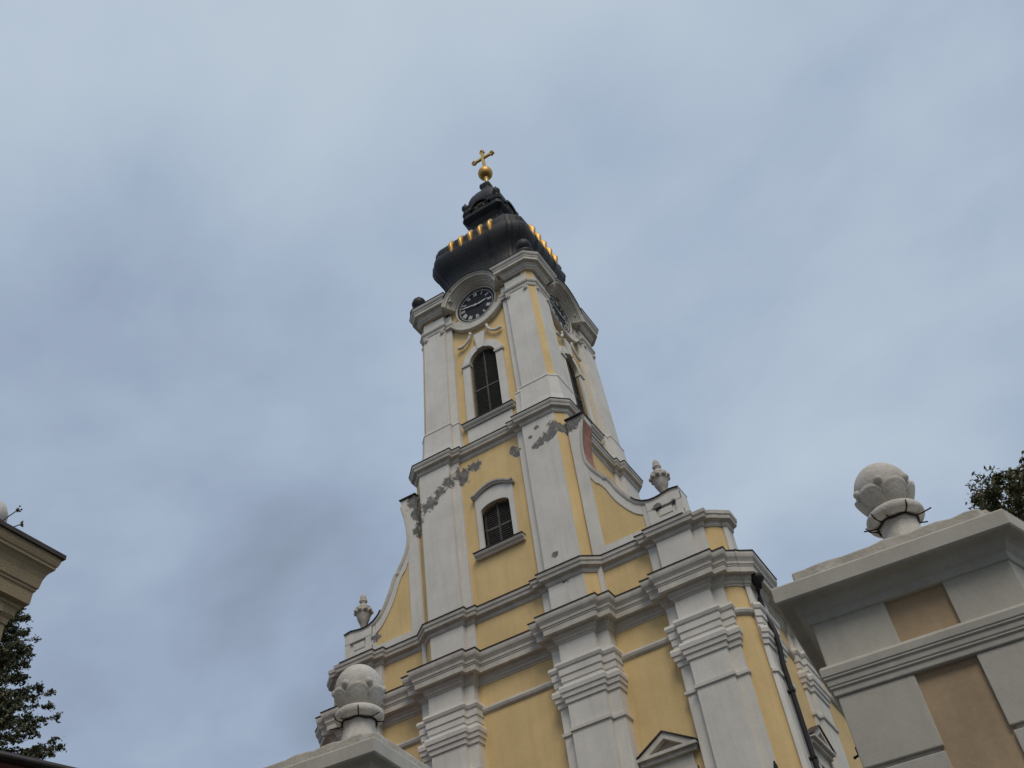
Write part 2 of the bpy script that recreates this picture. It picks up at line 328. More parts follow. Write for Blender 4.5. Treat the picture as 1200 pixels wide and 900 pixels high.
# --- attic
att_r = [(1.04, 20.72), (1.04, 20.62), (1.31, 20.62), (1.31, 20.48), (2.34, 20.48), (2.66, 20.74), (2.66, 20.70), (2.76, 20.70), (2.76, 20.82), (4.08, 20.82), (4.08, 20.68), (4.36, 20.68), (4.36, 20.56), (5.28, 20.56), (5.28, 20.68), (5.58, 20.68), (5.58, 20.76)]
acurve = arc(5.58, 20.76, 5.94, 21.05, 8)
aside = [(5.94, 21.05), (5.97, 21.04), (6.05, 21.11), (6.05, 21.5)]
att_half = att_r + acurve + aside
att_path = mirror(att_half) + att_half
att_y = [(0, 20.72), (2.34, 20.72), (2.34, 20.49), (2.648, 20.735), (2.7, 20.82), (5.55, 20.82), (5.57, 20.765)] + arc(5.57, 20.765, 5.935, 21.055, 8) + [(5.96, 21.1), (5.96, 21.48)]
b = MB(); b.prism_xy(mirror(att_y) + att_y[1:], 13.3, 14.62); P(b, 'attic_wall', M_yellow)
def strip(path, z0, z1, nm, m=M_white, d=.25):
    b = MB(); b.sweep(path, [(-d, z0), (0, z0), (0, z1), (-d, z1)]); return b
for f in (lambda p: p, mirror):
    b = strip(f(att_r[0:5]), 13.3, 14.5, ''); P(b, 'attic_pilaster', M_white)
    b = MB(); b.box(*((2.64, 2.76) if f is not mirror else (-2.76, -2.64)), 20.695, 20.9, 13.3, 14.5); P(b, 'attic_strip', M_white)
    b = strip(f(att_r[9:17]), 13.3, 14.5, ''); P(b, 'attic_pilaster', M_white)
    b = strip(f(aside), 13.3, 14.5, '', d=.06); P(b, 'attic_corner_strip', M_white)
STRG = [(-.3, 14.34), (.015, 14.34), (.04, 14.38), (.05, 14.45), (.09, 14.47), (.15, 14.50), (.165, 14.58), (.19, 14.61), (.20, 14.70), (-.3, 14.72)]
att_cor = [p for i, p in enumerate(att_half) if i not in (6, 7)]
cpath = mirror(att_cor) + att_cor
b = MB(); b.sweep(cpath, STRG); P(b, 'string_course', M_trim)
fcut = att_r[:5] + [(2.66, 20.74), (2.76, 20.82)] + att_r[9:14]
b = MB(); b.sweep(mirror(fcut) + fcut, FL(.20, 14.70, .2)); P(b, 'string_flashing', M_flash)

# --- tower, lower storey
YC1, YC2 = 23.14, 23.3
def rot4(k, yc):
    c, s = [(1, 0), (0, 1), (-1, 0), (0, -1)][k]
    return lambda p: (p[0] * c - (p[1] - yc) * s, yc + p[0] * s + (p[1] - yc) * c) + tuple(p[2:])
corner1 = [(1.04, 20.72), (1.04, 20.62), (1.30, 20.62), (1.30, 20.48), (2.36, 20.48)]
def closed_plan(half, yc):               # half: from the bay's centre to the chamfer's start, front face; four-fold
    pth = []
    full = mirror(half) + half
    for k in range(4): pth += [rot4(k, yc)(p) for p in full]
    return pth
t1 = closed_plan(corner1, YC1)
Z0, Z1 = 14.7, 19.95
def wall_arch(b, x0, z0, x1, z1, w, sill, spring, rise, y0, y1, n=16):   # panel with an arched opening, two halves
    arcp = []
    for i in range(n + 1):
        a = math.pi / 2 * i / n
        arcp.append((w * math.cos(a), spring + rise * math.sin(a)))
    for s in (1, -1):
        X = x1 if s > 0 else -x0
        poly = [(0, z0), (X, z0), (X, z1), (0, z1)] + [(px, pz) for px, pz in reversed(arcp)] + [(w, sill), (0, sill)]
        poly = [(s * px, pz) for px, pz in poly]
        if s < 0: poly = poly[::-1]
        b.prism_xz(poly, y0, y1)
b = MB()
wall_arch(b, -2.3, Z0, 2.3, Z1, .47, 16.42, 17.72, .20, 20.72, 21.3)
b.prism_xy([(2.36, 20.50), (2.655, 20.785), (2.655, 20.95), (2.43, 20.95), (2.43, 25.3), (2.655, 25.3), (2.655, 25.5), (2.36, 25.78), (-2.36, 25.78), (-2.655, 25.5), (-2.655, 25.3), (-2.43, 25.3), (-2.43, 20.95), (-2.655, 20.95), (-2.655, 20.785), (-2.36, 20.50), (-2.36, 21.25), (2.36, 21.25)], Z0, Z1)
P(b, 'tower_wall', M_yellow)
def cornerpier(path, z0, z1, taper=None):
    b = MB(); b.sweep(path, [(-.18, z0), (0, z0), (0, z1), (-.18, z1)])
    if taper: b.xf(taper)
    return b
for k in range(4):
    for q in (corner1, mirror(corner1)):
        P(cornerpier([rot4(k, YC1)(p) for p in q], Z0, Z1), 'tower_pilaster', M_white)
C1 = [(-.25, 19.86), (.015, 19.86), (.045, 19.90), (.055, 19.99), (.10, 20.01), (.15, 20.03), (.165, 20.10), (.185, 20.13), (.20, 20.17), (.20, 20.225), (-.25, 20.235)]
b = MB(); b.sweep(t1, C1, closed=True); P(b, 'tower_cornice', M_trim)
b = MB(); b.sweep(t1, FL(.20, 20.225, .2), closed=True); P(b, 'cornice_flashing', M_flash)
b = MB(); b.prism_xy([(2.6, 20.6), (2.6, 25.7), (-2.6, 25.7), (-2.6, 20.6)], 20.16, 20.27); P(b, 'storey_roof', M_flash)

# --- tower, upper storey (slightly tapering)
def taper(p):
    s = 1.035 - .075 * (p[2] - 20.2) / 6.2
    return (p[0] * s, YC2 + (p[1] - YC2) * s, p[2])
corner2 = [(1.08, 21.14), (1.08, 21.03), (1.32, 21.03), (1.32, 20.9), (2.20, 20.9)]
t2 = closed_plan(corner2, YC2)
Z2, Z3 = 20.2, 26.45
for k in range(4):
    b = MB(); wall_arch(b, -2.1, Z2, 2.1, 27.3, .51, 21.55, 24.10, .51, 21.14, 21.6)
    b.xf(rot4(k, YC2)); b.xf(taper); P(b, 'belfry_wall', M_yellow)
    b = MB(); pl = [(2.195, 20.925), (2.375, 21.105), (2.375, 21.5), (2.0, 21.5), (2.0, 20.925)]
    b.prism_xy(pl, Z2, 27.25); b.xf(rot4(k, YC2)); b.xf(taper); P(b, 'chamfered_corner', M_yellow)
    for q in (corner2, mirror(corner2)):
        P(cornerpier([rot4(k, YC2)(p) for p in q], Z2, 26.9, taper), 'belfry_pilaster', M_white)
    # pedestal wraps the chamfered corner
    pc = corner2 + [rot4(1, YC2)(p) for p in mirror(corner2)]
    b = MB(); b.sweep([rot4(k, YC2)(p) for p in pc], [(-.2, 20.2), (.13, 20.2), (.12, 20.55), (.08, 20.9), (.06, 21.4), (.055, 21.66), (.075, 21.70), (.06, 21.75), (0, 21.78), (-.2, 21.78)]); b.xf(taper); P(b, 'pedestal', M_white)
    # capital moulding, frieze, cornice over the same corner
    b = MB(); b.sweep([rot4(k, YC2)(p) for p in pc], [(-.2, 26.22), (.012, 26.22), (.03, 26.26), (.035, 26.33), (.07, 26.37), (.09, 26.41), (.09, 26.48), (.02, 26.50), (-.2, 26.5)]); b.xf(taper); P(b, 'capital_moulding', M_trim)
    for s in (-1, 1):                    # small scroll volutes at both ends of the capitals
        for xx in (1.40, 2.10):
            b = MB(); c = MB()
            c.ring_xz((s * xx, 26.12), [(.0001, 20.84), (.085, 20.84), (.085, 20.95), (.0001, 20.95)], 0, 2 * math.pi, 14)
            c.ring_xz((s * xx, 26.12), [(.0001, 20.815), (.035, 20.815), (.035, 20.85), (.0001, 20.85)], 0, 2 * math.pi, 10)
            c.xf(rot4(k, YC2)); c.xf(taper); P(c, 'capital_scroll', M_trim)
    CT = [(-.2, 27.02), (.015, 27.02), (.03, 27.06), (.07, 27.09), (.085, 27.15), (.12, 27.20), (.135, 27.25), (.25, 27.255), (.255, 27.36), (.275, 27.38), (.28, 27.43), (.32, 27.48), (.335, 27.53), (.335, 27.585), (-.2, 27.6)]
    b = MB(); b.sweep([rot4(k, YC2)((p[0] * .985, YC2 + (p[1] - YC2) * .965)) for p in pc], CT); P(b, 'top_cornice', M_trim)
    b = MB(); b.sweep([rot4(k, YC2)((p[0] * .985, YC2 + (p[1] - YC2) * .965)) for p in pc], FL(.335, 27.585, .2)); P(b, 'cornice_flashing', M_flash)

# eyebrow arches, clocks and ornament on all four faces
CZ = 26.79; KD = 1.05
def numerals():
    outl = []; b = MB()
    rom = ['XII', 'I', 'II', 'III', 'IIII', 'V', 'VI', 'VII', 'VIII', 'IX', 'X', 'XI']
    y = 21.168
    def stroke(p, q, w, a, off):         # p,q in numeral space: x tangential, y radial
        d = Vector((q[0] - p[0], q[1] - p[1])); n_ = Vector((-d.y, d.x)).normalized() * w / 2
        pts = [(p[0] + n_.x, p[1] + n_.y), (q[0] + n_.x, q[1] + n_.y), (q[0] - n_.x, q[1] - n_.y), (p[0] - n_.x, p[1] - n_.y)]
        vs = []
        for (tx_, ra) in pts:
            rr = (ra + .515) * KD; tx_ *= KD; X = tx_ * math.cos(a) + rr * math.sin(a); Zz = -tx_ * math.sin(a) + rr * math.cos(a)
            vs.append((X, CZ + Zz))
        b.prism_xz(vs, y - .008, y + .012)
    for h, s in enumerate(rom):
        b = MB(); outl.append(('numeral', b)); a = 2 * math.pi * h / 12; wd = {'I': .03, 'V': .085, 'X': .085}
        tot = sum(wd[c] for c in s); x = -tot / 2
        for c in s:
            w = wd[c]; cx = x + w / 2; hh = .075
            if c == 'I': stroke((cx, -hh), (cx, hh), .019, a, 0)
            elif c == 'V': stroke((cx - .032, hh), (cx, -hh), .019, a, 0); stroke((cx + .032, hh), (cx, -hh), .011, a, 0)
            else: stroke((cx - .032, hh), (cx + .032, -hh), .019, a, 0); stroke((cx + .032, hh), (cx - .032, -hh), .011, a, 0)
            x += w
    b = MB(); outl.append(('minute_track', b))
    b.ring_xz((0, CZ), [(.664, y - .004), (.672, y - .004), (.672, y + .012), (.664, y + .012)], 0, 2 * math.pi, 60)
    for mI in range(60):
        a = 2 * math.pi * mI / 60; l = .022 if mI % 5 else .03
        stroke((0, .143 - l), (0, .143 + l * .3), .014 if mI % 5 else .024, a, 0)
    return outl
def hand(ang, ln, tail, w, y):
    b = MB(); c, s = math.cos(ang), math.sin(ang)
    def pt(t, r): return (t * c + r * s, CZ - t * s + r * c)
    b.prism_xz([pt(-w * .6, -tail), pt(w * .6, -tail), pt(w, 0), (pt(w * 1.1, ln * .7)), pt(0, ln), pt(-w * 1.1, ln * .7), pt(-w, 0)], y, y + .015)
    b.ring_xz((0, CZ), [(.0001, y - .004), (.04, y - .004), (.04, y + .02), (.0001, y + .02)], 0, 2 * math.pi, 12)
    return b
for k in range(4):
    f = rot4(k, YC2)
    b = MB()
    b.ring_xz((0, CZ), [(.765, 21.3), (.765, 21.13), (.78, 21.11), (.80, 21.10), (.82, 21.12), (.83, 21.3)], 0, 2 * math.pi, 56)
    P(b.xf(f), 'clock_surround', M_trim)
    b = MB()                              # stepped archivolt of the eyebrow
    b.ring_xz((0, CZ), [(.84, 21.4), (.84, 21.08), (.87, 21.07), (.88, 21.02), (.92, 21.01), (.93, 20.95), (.97, 20.94), (.985, 20.88), (1.02, 20.86), (1.03, 20.75), (1.10, 20.745), (1.11, 20.72), (1.135, 20.69), (1.15, 20.68), (1.15, 21.4)], R(13), R(167), 40)
    P(b.xf(f), 'eyebrow_cornice', M_trim)
    b = MB(); b.ring_xz((0, CZ), [(1.155, 21.9), (1.155, 20.65), (1.18, 20.65), (1.18, 21.9)], R(30), R(150), 30)
    P(b.xf(f), 'eyebrow_roof', M_black)
    b = MB()                              # moulding looping below the dial
    b.ring_xz((0, CZ), [(.80, 21.2), (.80, 21.115), (1.10, 21.085), (1.11, 21.03), (1.16, 21.02), (1.19, 21.06), (1.19, 21.2)], R(208), R(332), 36)
    for s in (-1, 1):
        b.box(*sorted((s * .93, s * 1.2)), 21.03, 21.2, 26.22, 26.30); b.box(*sorted((s * .87, s * 1.2)), 21.09, 21.2, 26.30, 26.46)
    P(b.xf(f), 'loop_moulding', M_trim)
    for s in (-1, 1):
        b = MB(); pts = []
        for i in range(13):
            a = R(90) * i / 12; pts.append((s * (.33 + .53 * (1 - math.cos(a))), 21.085, 25.50 - .50 * math.sin(a) + (.05 * max(0, i - 9) / 3)))
        b.tube(pts, [.05] * 9 + [.055, .06, .065, .05], 8); P(b.xf(f), 'scroll_ornament', M_white)
    dl = MB(); dl.ring_xz((0, CZ), [(.0001, 21.18), (.775, 21.18), (.775, 21.25), (.0001, 21.25)], 0, 2 * math.pi, 56)
    clock = P(dl.xf(f), 'clock', M_dial)
    for nm_, nb_ in numerals(): nb_.xf(f).build(nm_, M_num, clock)
    hand(R(83.5), .50, .12, .022, 21.145).xf(f).build('hour_hand', M_num, clock)
    hand(R(47 * 6), .66, .16, .016, 21.12).xf(f).build('minute_hand', M_num, clock)

# --- windows
def window(w, sill, spring, rise, yw, frame_w, top_extra, f, nm, imposts=True, hood=False, keyst=True, yback=.09, sqtop=None, tp=None):
    g_ = (lambda p: tp(f(p))) if tp else f
    b = MB(); n = 18; yf = yw - .07
    inner = [(w, sill)] + [(w * math.cos(math.pi / 2 * i / n), spring + rise * math.sin(math.pi / 2 * i / n)) for i in range(n + 1)]
    W = w + frame_w
    if sqtop is None: outer = [(W, sill)] + [(W * math.cos(math.pi / 2 * i / n), spring + (rise + frame_w) * math.sin(math.pi / 2 * i / n)) for i in range(n + 1)]
    else: outer = [(W, sill)] + [((W * (1 - max(0, (i - 4)) / (n - 4))), (spring + (sqtop[0] - spring) * min(1, i / 4)) + (sqtop[1] - sqtop[0]) * math.sin(math.pi / 2 * max(0, i - 4) / (n - 4)) ) for i in range(n + 1)]
    for s in (1, -1):
        vs = []; k = len(inner)
        for (a, c) in zip(inner, outer): vs += [(s * a[0], yf, a[1]), (s * c[0], yf, c[1]), (s * c[0], yw + .1, c[1]), (s * a[0], yw + yback + .05, a[1])]
        fs = []
        for i in range(k - 1):
            for q in range(4): r = (q + 1) % 4; fs.append((i * 4 + q, i * 4 + r, i * 4 + 4 + r, i * 4 + 4 + q))
        b.add(vs, fs)
    win = P(b.xf(g_), nm, M_white)
    if imposts:
        b = MB()
        for s in (-1, 1): b.box(*sorted((s * (w - .03), s * (W + .04))), yf - .05, yw + .1, spring - .04, spring + .06)
        b.xf(g_).build('impost', M_trim, win)
    if keyst:
        b = MB(); t0 = spring + rise - .02; b.prism_xz([(-.13, t0), (.13, t0), (.22, t0 + .72), (-.22, t0 + .72)], yf - .05, yw + .1); b.xf(g_).build('keystone', M_white, win)
    if hood:
        zt = sqtop[0] + .02; pts = []
        for i in range(25):
            x = -W - .08 + (2 * W + .16) * i / 24
            z = zt + (sqtop[1] - sqtop[0] + .01) * max(0, math.cos(math.pi * x / (2 * W * .88))) ** .8 if abs(x) < W * .88 else zt
            pts.append((x, z))
        b = MB(); k = len(pts); vs = []
        for x, z in pts: vs += [(x, yw, z), (x, yf - .05, z), (x, yf - .07, z + .045), (x, yf - .11, z + .06), (x, yf - .12, z + .11), (x, yw, z + .125)]
        fs = []
        for i in range(k - 1):
            for q in range(6): r = (q + 1) % 6; fs.append((i * 6 + q, i * 6 + r, i * 6 + 6 + r, i * 6 + 6 + q))
        fs += [tuple(range(6)), tuple((k - 1) * 6 + q for q in range(5, -1, -1))]
        b.add(vs, fs); b.xf(g_).build('hood_moulding', M_trim, win)
    b = MB(); sw = W + (.13 if not hood else .16)
    prof = [(yw, sill - .21), (yf - .02, sill - .21), (yf - .04, sill - .16), (yf - .10, sill - .13), (yf - .13, sill - .07), (yw, sill - .05)]
    vs = [(-sw, y, z) for y, z in prof] + [(sw, y, z) for y, z in prof]; k = len(prof)
    b.add(vs, [(i, (i + 1) % k, k + (i + 1) % k, k + i) for i in range(k)] + [tuple(range(k)), tuple(range(2 * k - 1, k - 1, -1))]); sl_ = b.xf(g_).build('sill', M_white, win)
    b = MB(); b.box(-sw - .015, sw + .015, yf - .15, yw, sill - .049, sill - .03); b.xf(g_).build('sill_flashing', M_flash, win)
    # louvred shutters: frame, mullion, slats
    yb = yw + yback
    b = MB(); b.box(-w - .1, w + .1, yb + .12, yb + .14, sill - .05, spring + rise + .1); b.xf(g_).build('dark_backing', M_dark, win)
    b = MB()
    b.box(-.022, .022, yb - .02, yb + .06, sill, spring + rise); b.box(-w, w, yb - .01, yb + .05, sill + (spring - sill) * .52, sill + (spring - sill) * .52 + .07); b.box(-w, w, yb - .01, yb + .05, sill - .02, sill + .06)
    for s in (-1, 1): b.box(*sorted((s * (w - .06), s * (w + .02))), yb, yb + .06, sill, spring + rise * .5)
    b.xf(g_).build('shutter_frame', M_louvre, win)
    b = MB(); z = sill + .08
    while z < spring + rise - .02:
        hw = w if z < spring else w * math.sqrt(max(0, 1 - ((z - spring) / rise) ** 2))
        if hw > .05:
            b.add([(-hw, yb, z - .03), (hw, yb, z - .03), (hw, yb + .045, z + .012), (-hw, yb + .045, z + .012), (-hw, yb, z - .012), (hw, yb, z - .012), (hw, yb + .045, z + .03), (-hw, yb + .045, z + .03)],
                  [(0, 1, 2, 3), (7, 6, 5, 4), (0, 4, 5, 1), (2, 6, 7, 3), (1, 5, 6, 2), (0, 3, 7, 4)])
        z += .075
    b.xf(g_).build('louvre_slats', M_louvre, win)
    return win
idn = lambda p: p
for k in range(4):
    w_ = window(.51, 21.55, 24.10, .51, 21.14, .27, 0, rot4(k, YC2), 'belfry_window', tp=taper)
    b = MB(); b.box(-.80, .80, 21.09, 21.3, 20.26, 21.30); b.xf(rot4(k, YC2)).xf(taper).build('apron_panel', M_white, w_)
window(.47, 16.42, 17.72, .20, 20.72, .155, 0, idn, 'tower_window', imposts=False, hood=True, keyst=False, sqtop=(18.22, 18.42))

# --- volutes: curved screen walls beside the tower
VO = [(2.62, 19.47), (3.18, 19.45), (3.16, 19.2), (3.06, 18.78), (3.0, 18.4), (2.98, 18.05), (3.01, 17.75), (3.10, 17.5), (3.24, 17.25), (3.38, 17.05), (3.40, 16.97), (3.50, 16.92), (3.60, 16.70), (3.70, 16.45), (3.80, 16.25), (3.93, 16.03), (4.08, 15.83), (4.25, 15.70), (4.45, 15.63), (4.65, 15.62), (4.85, 15.65), (5.05, 15.69), (5.28, 15.65)]
VI = [(3.0, 17.15), (3.04, 17.12), (3.12, 16.95), (3.25, 16.82), (3.36, 16.62), (3.46, 16.36), (3.56, 16.12), (3.70, 15.88), (3.85, 15.66), (4.02, 15.46), (4.20, 15.34), (4.21, 15.03)]
for s in (1, -1):
    b = MB(); poly = [(2.62, 14.7)] + [(5.28, 14.7)] + VO[::-1]
    b.prism_xz(poly, 20.66, 21.12)
    if s < 0: b = mx_(b)
    vo = P(b, 'volute', M_white)
    b = MB(); inn = [(3.0, 14.95)] + [(4.21, 14.95)] + VI[::-1]
    b.prism_xz(inn, 20.652, 20.70)
    if s < 0: b = mx_(b)
    b.build('yellow_field', M_yellow, vo)
    # raised white border round the field
    b = MB()
    o2 = VO[3:]; n_ = 28
    def resample(L, n):
        d = [0]
        for i in range(1, len(L)): d.append(d[-1] + math.dist(L[i], L[i - 1]))
        r = []
        for i in range(n):
            t = d[-1] * i / (n - 1); j = max(q for q in range(len(L)) if d[q] <= t + 1e-9); j = min(j, len(L) - 2)
            u = (t - d[j]) / (d[j + 1] - d[j]); r.append((L[j][0] + u * (L[j + 1][0] - L[j][0]), L[j][1] + u * (L[j + 1][1] - L[j][1])))
        return r
    bp = [(2.64, 14.72), (5.26, 14.72)] + [(x - .012, z - .012) for x, z in VO[::-1][:-1]] + [(2.64, 19.45)]
    left = [(2.64, 14.72), (3.0, 14.95), (3.0, 17.15), (2.64, 19.3)]
    ya, yb_ = 20.625, 20.67
    def quad(b, p): b.prism_xz(p, ya, yb_)
    quad(b, [(2.64, 14.72), (5.26, 14.72), (4.32, 14.95), (3.0, 14.95)]) if False else None
    b.prism_xz([(2.64, 14.71), (5.27, 14.71), (5.27, 14.93), (2.64, 14.93)], ya, yb_)
    b.prism_xz([(2.64, 14.93), (3.0, 14.93), (3.0, 17.15), (2.96, 18.0), (3.05, 18.78), (3.15, 19.2), (3.17, 19.44), (2.64, 19.44)], ya, yb_)
    A_ = resample([(2.965, 18.0)] + [(x - .015, z - .01) for x, z in VO[6:18]], 26); B_ = resample([(3.0, 17.2)] + VI[1:-1], 26)
    vs = [(x, ya, z) for x, z in A_] + [(x, ya, z) for x, z in B_] + [(x, yb_, z) for x, z in A_] + [(x, yb_, z) for x, z in B_]
    fs = []
    for i in range(25): fs += [(i, i + 1, 27 + i, 26 + i), (26 + i, 27 + i, 79 + i, 78 + i), (i, 52 + i, 53 + i, i + 1)]
    b.add(vs, fs)
    b.prism_xz([(4.21, 14.93), (4.33, 14.93), (4.33, 15.66), (4.22, 15.70), (4.20, 15.34)], ya, yb_)
    if s < 0: b = mx_(b)
    b.build('border', M_white, vo)
    # end block with sunk panel
    b = MB(); b.prism_xz([(4.33, 14.93), (4.55, 14.93), (4.55, 15.45), (4.33, 15.64)], 20.6, 20.68); b.prism_xz([(5.10, 14.93), (5.27, 14.93), (5.27, 15.62), (5.10, 15.60)], 20.6, 20.68)
    b.prism_xz([(4.33, 15.34), (5.27, 15.34), (5.27, 15.63), (5.05, 15.67), (4.85, 15.63), (4.65, 15.60), (4.45, 15.61), (4.33, 15.64)], 20.592, 20.68)
    b.prism_xz([(4.33, 14.72), (5.27, 14.72), (5.27, 15.02), (4.33, 15.02)], 20.595, 20.68)
    b.prism_xz([(4.62, 15.09), (4.98, 15.09), (4.98, 15.27), (4.62, 15.27)], 20.62, 20.68)
    if s < 0: b = mx_(b)
    b.build('end_block', M_white, vo)
    # rolled rim along the curve and metal cover on top
    b = MB(); V2 = VO[2:]; prof = [(-.02, 20.64), (-.02, 20.56), (.02, 20.555), (.02, 20.64)]
    def edge(L, offs):                    # L open polyline; offs (normal offset, y)
        n = len(L); vs = []; k = len(offs)
        for i in range(n):
            a = Vector(L[max(0, i - 1)]); c = Vector(L[min(n - 1, i + 1)]); d = (c - a).normalized(); nn = Vector((-d.y, d.x))
            nn = -nn if nn.x < -.2 and i < 8 else nn
            for o, y in offs: vs.append((L[i][0] + nn.x * o, y, L[i][1] + nn.y * o))
        fs = []
        for i in range(n - 1):
            for q in range(k): r = (q + 1) % k; fs.append((i * k + q, i * k + r, i * k + k + r, i * k + k + q))
        fs += [tuple(range(k)), tuple((n - 1) * k + q for q in range(k - 1, -1, -1))]
        return vs, fs
    VS = resample(V2, 60)
    b.add(*edge(VS, [(-.09, 20.67), (-.085, 20.61), (-.05, 20.59), (-.01, 20.58), (.012, 20.585), (.012, 20.67)]))
    if s < 0: b = mx_(b)
    b.build('rolled_rim', M_trim, vo)
    b = MB(); b.add(*edge(VS[:44], [(.004, 20.615), (.02, 20.60), (.024, 20.60), (.02, 21.14), (.004, 21.14)])); 
    if s < 0: b = mx_(b)
    b.build('rusty_cover', M_brick, vo)
    b = MB(); b.add(*edge(VS[42:], [(.004, 20.60), (.015, 20.55), (.035, 20.55), (.035, 21.16), (.004, 21.16)]))
    if s < 0: b = mx_(b)
    b.build('end_flashing', M_flash, vo)
    b = MB(); b.box(2.60, 3.20, 20.57, 21.16, 19.452, 19.48)
    if s < 0: b = mx_(b)
    b.build('top_flashing', M_flash, vo)
    # stone urn standing on the end block
    b = MB(); ux = s * 4.80
    b.lathe((ux, 20.86, 15.64), [(.001, 0), (.13, 0), (.13, .05), (.10, .07), (.07, .12), (.065, .20), (.085, .23), (.09, .27), (.13, .36), (.185, .50), (.20, .60), (.215, .64), (.245, .68), (.245, .73), (.20, .76), (.235, .80), (.22, .86), (.15, .90), (.09, .95), (.075, 1.02), (.115, 1.06), (.12, 1.10), (.09, 1.13), (.095, 1.18), (.075, 1.27), (.03, 1.33), (.001, 1.345)], 20)
    for i in range(9):
        a = 2 * math.pi * i / 9; b.sphere((ux + .225 * math.cos(a), 20.86 + .225 * math.sin(a), 16.36), .07, 8, 6)
    P(b, 'urn', M_urn)

# --- side bay doorways with small pediments (front bays), pedimented side windows
def pediment(f, x0, x1, zb, za, yw, nm, m=M_trim):
    xc = (x0 + x1) / 2; b = MB()
    def rake(p, q, o, t, y0, y1):
        b.prism_xz([p, q, (q[0], q[1] + t), (p[0], p[1] + t)], y0, y1)
    t = .13; hgt = za - zb
    b.prism_xz([(x0, zb - .02), (x1, zb - .02), (x1 - .02, zb + .05), (x0 + .02, zb + .05)], yw - .22, yw)
    b.prism_xz([(x0 + .06, zb - .12), (x1 - .06, zb - .12), (x1 - .03, zb - .02), (x0 + .03, zb - .02)], yw - .14, yw)
    b.prism_xz([(x0 + .05, zb + .05), (x0 + .3, zb + .05), (xc, za - .17), (xc, za - .02)], yw - .2, yw); b.prism_xz([(x1 - .05, zb + .05), (xc, za - .02), (xc, za - .17), (x1 - .3, zb + .05)], yw - .2, yw)
    b.prism_xz([(x0 + .2, zb - .42), (x1 - .2, zb - .42), (x1 - .2, zb - .12), (x0 + .2, zb - .12)], yw - .05, yw)
    o = P(b.xf(f), nm, m)
    b = MB(); b.prism_xz([(x0 + .3, zb + .05), (x1 - .3, zb + .05), (xc, za - .17)], yw - .04, yw); b.xf(f).build('tympanum', M_house, o)
    b = MB(); b.prism_xz([(x0 - .01, zb + .035), (xc, za - .02), (x1 + .01, zb + .035), (x1 + .01, zb + .06), (xc, za + .006), (x0 - .01, zb + .06)], yw - .235, yw); b.xf(f).build('pediment_flashing', M_flash, o)
    # opening under it
    b = MB(); b.box(x0 + .28, x1 - .28, yw - .03, yw + .02, zb - 3.4, zb - .55); b.xf(f).build('pane', M_glass, o)
    b = MB()
    for xx in (x0 + .16, x1 - .30): b.box(xx, xx + .14, yw - .09, yw, zb - 3.5, zb - .43)
    b.box(x0 + .16, x1 - .16, yw - .1, yw, zb - .56, zb - .43); b.box(x0 + .1, x1 - .1, yw - .15, yw, zb - 3.65, zb - 3.5); b.box(xc - .03, xc + .03, yw - .05, yw, zb - 3.5, zb - .56)
    b.xf(f).build('window_frame', M_trim, o)
pediment(idn, 2.68, 4.14, 9.32, 9.80, YS, 'pedimented_window'); pediment(idn, -4.14, -2.68, 9.32, 9.80, YS, 'pedimented_window')
def side_f(s, y0): return lambda p: (s * (6.025 + YS - p[1]), y0 + p[0], p[2])
for j, y in enumerate((23.0, 27.5, 31.9, 36.3, 40.7)):
    for s in (1, -1): pediment(side_f(s, y), -.76, .76, 9.32, 9.80, YS, 'pedimented_window')
# west door in the centre bay
b = MB(); b.prism_xz([(-.85, GZ)] + [(.85, GZ)] + [(.85 * math.cos(R(a)), 2.2 + .5 * math.sin(R(a))) for a in range(0, 181, 15)], YW - .04, YW + .02); dr = P(b, 'door', M_wood)
b = MB(); b.box(-1.1, -.85, YW - .12, YW, GZ, 2.9); b.box(.85, 1.1, YW - .12, YW, GZ, 2.9); b.box(-1.1, 1.1, YW - .14, YW, 2.75, 3.0); b.build('door_frame', M_trim, dr)
# drainpipe with hopper on the right-hand corner
b = MB(); b.tube([(6.27, 21.3, 12.85), (6.24, 21.38, 12.62), (6.20, 21.43, 12.35), (6.19, 21.43, 11.9), (6.29, 21.42, 11.5), (6.29, 21.42, 11.1), (6.24, 21.43, 10.7), (6.235, 21.43, 2), (6.235, 21.43, GZ)], .06, 10)
dp = P(b, 'drainpipe', M_pipe)
b = MB(); b.lathe((6.31, 21.2, 12.62), [(.001, -.12), (.07, -.12), (.10, .0), (.19, .10), (.19, .19), (.001, .19)], 12); b.build('hopper', M_pipe, dp)
b = MB()
for z in (8.5, 10, 11.3): b.box(6.14, 6.31, 21.36, 21.50, z, z + .04)
b.build('pipe_clips', M_pipe, dp)

# --- dome
DX, DY = .05, 23.38
def sq(w, c=.27, n=3):                    # square with rounded chamfered corners, slight belly
    k = w * (1 - c); pts = []
    base = [(-k, -w), (-k * .5, -w * 1.01), (0, -w * 1.015), (k * .5, -w * 1.01), (k, -w)]
    mid = [(k + (w - k) * .33, -w + (w - k) * .24), (k + (w - k) * .76, -w + (w - k) * .67)]
    q = base + mid
    for r in range(4):
        cs, sn = [(1, 0), (0, 1), (-1, 0), (0, -1)][r]
        pts += [(x * cs - y * sn, x * sn + y * cs) for x, y in q]
    return pts
def sqloft(prof, c, cx, cy, smooth=True):
    b = MB(); vs = []; n = None
    for w, z in prof:
        p = sq(w, c(z) if callable(c) else c); n = len(p); vs += [(cx + x, cy + y, z) for x, y in p]
    fs = []
    for i in range(len(prof) - 1):
        for j in range(n): fs.append((i * n + j, i * n + (j + 1) % n, (i + 1) * n + (j + 1) % n, (i + 1) * n + j))
    fs += [tuple(range(n - 1, -1, -1)), tuple((len(prof) - 1) * n + j for j in range(n))]
    b.add(vs, fs, smooth); return b
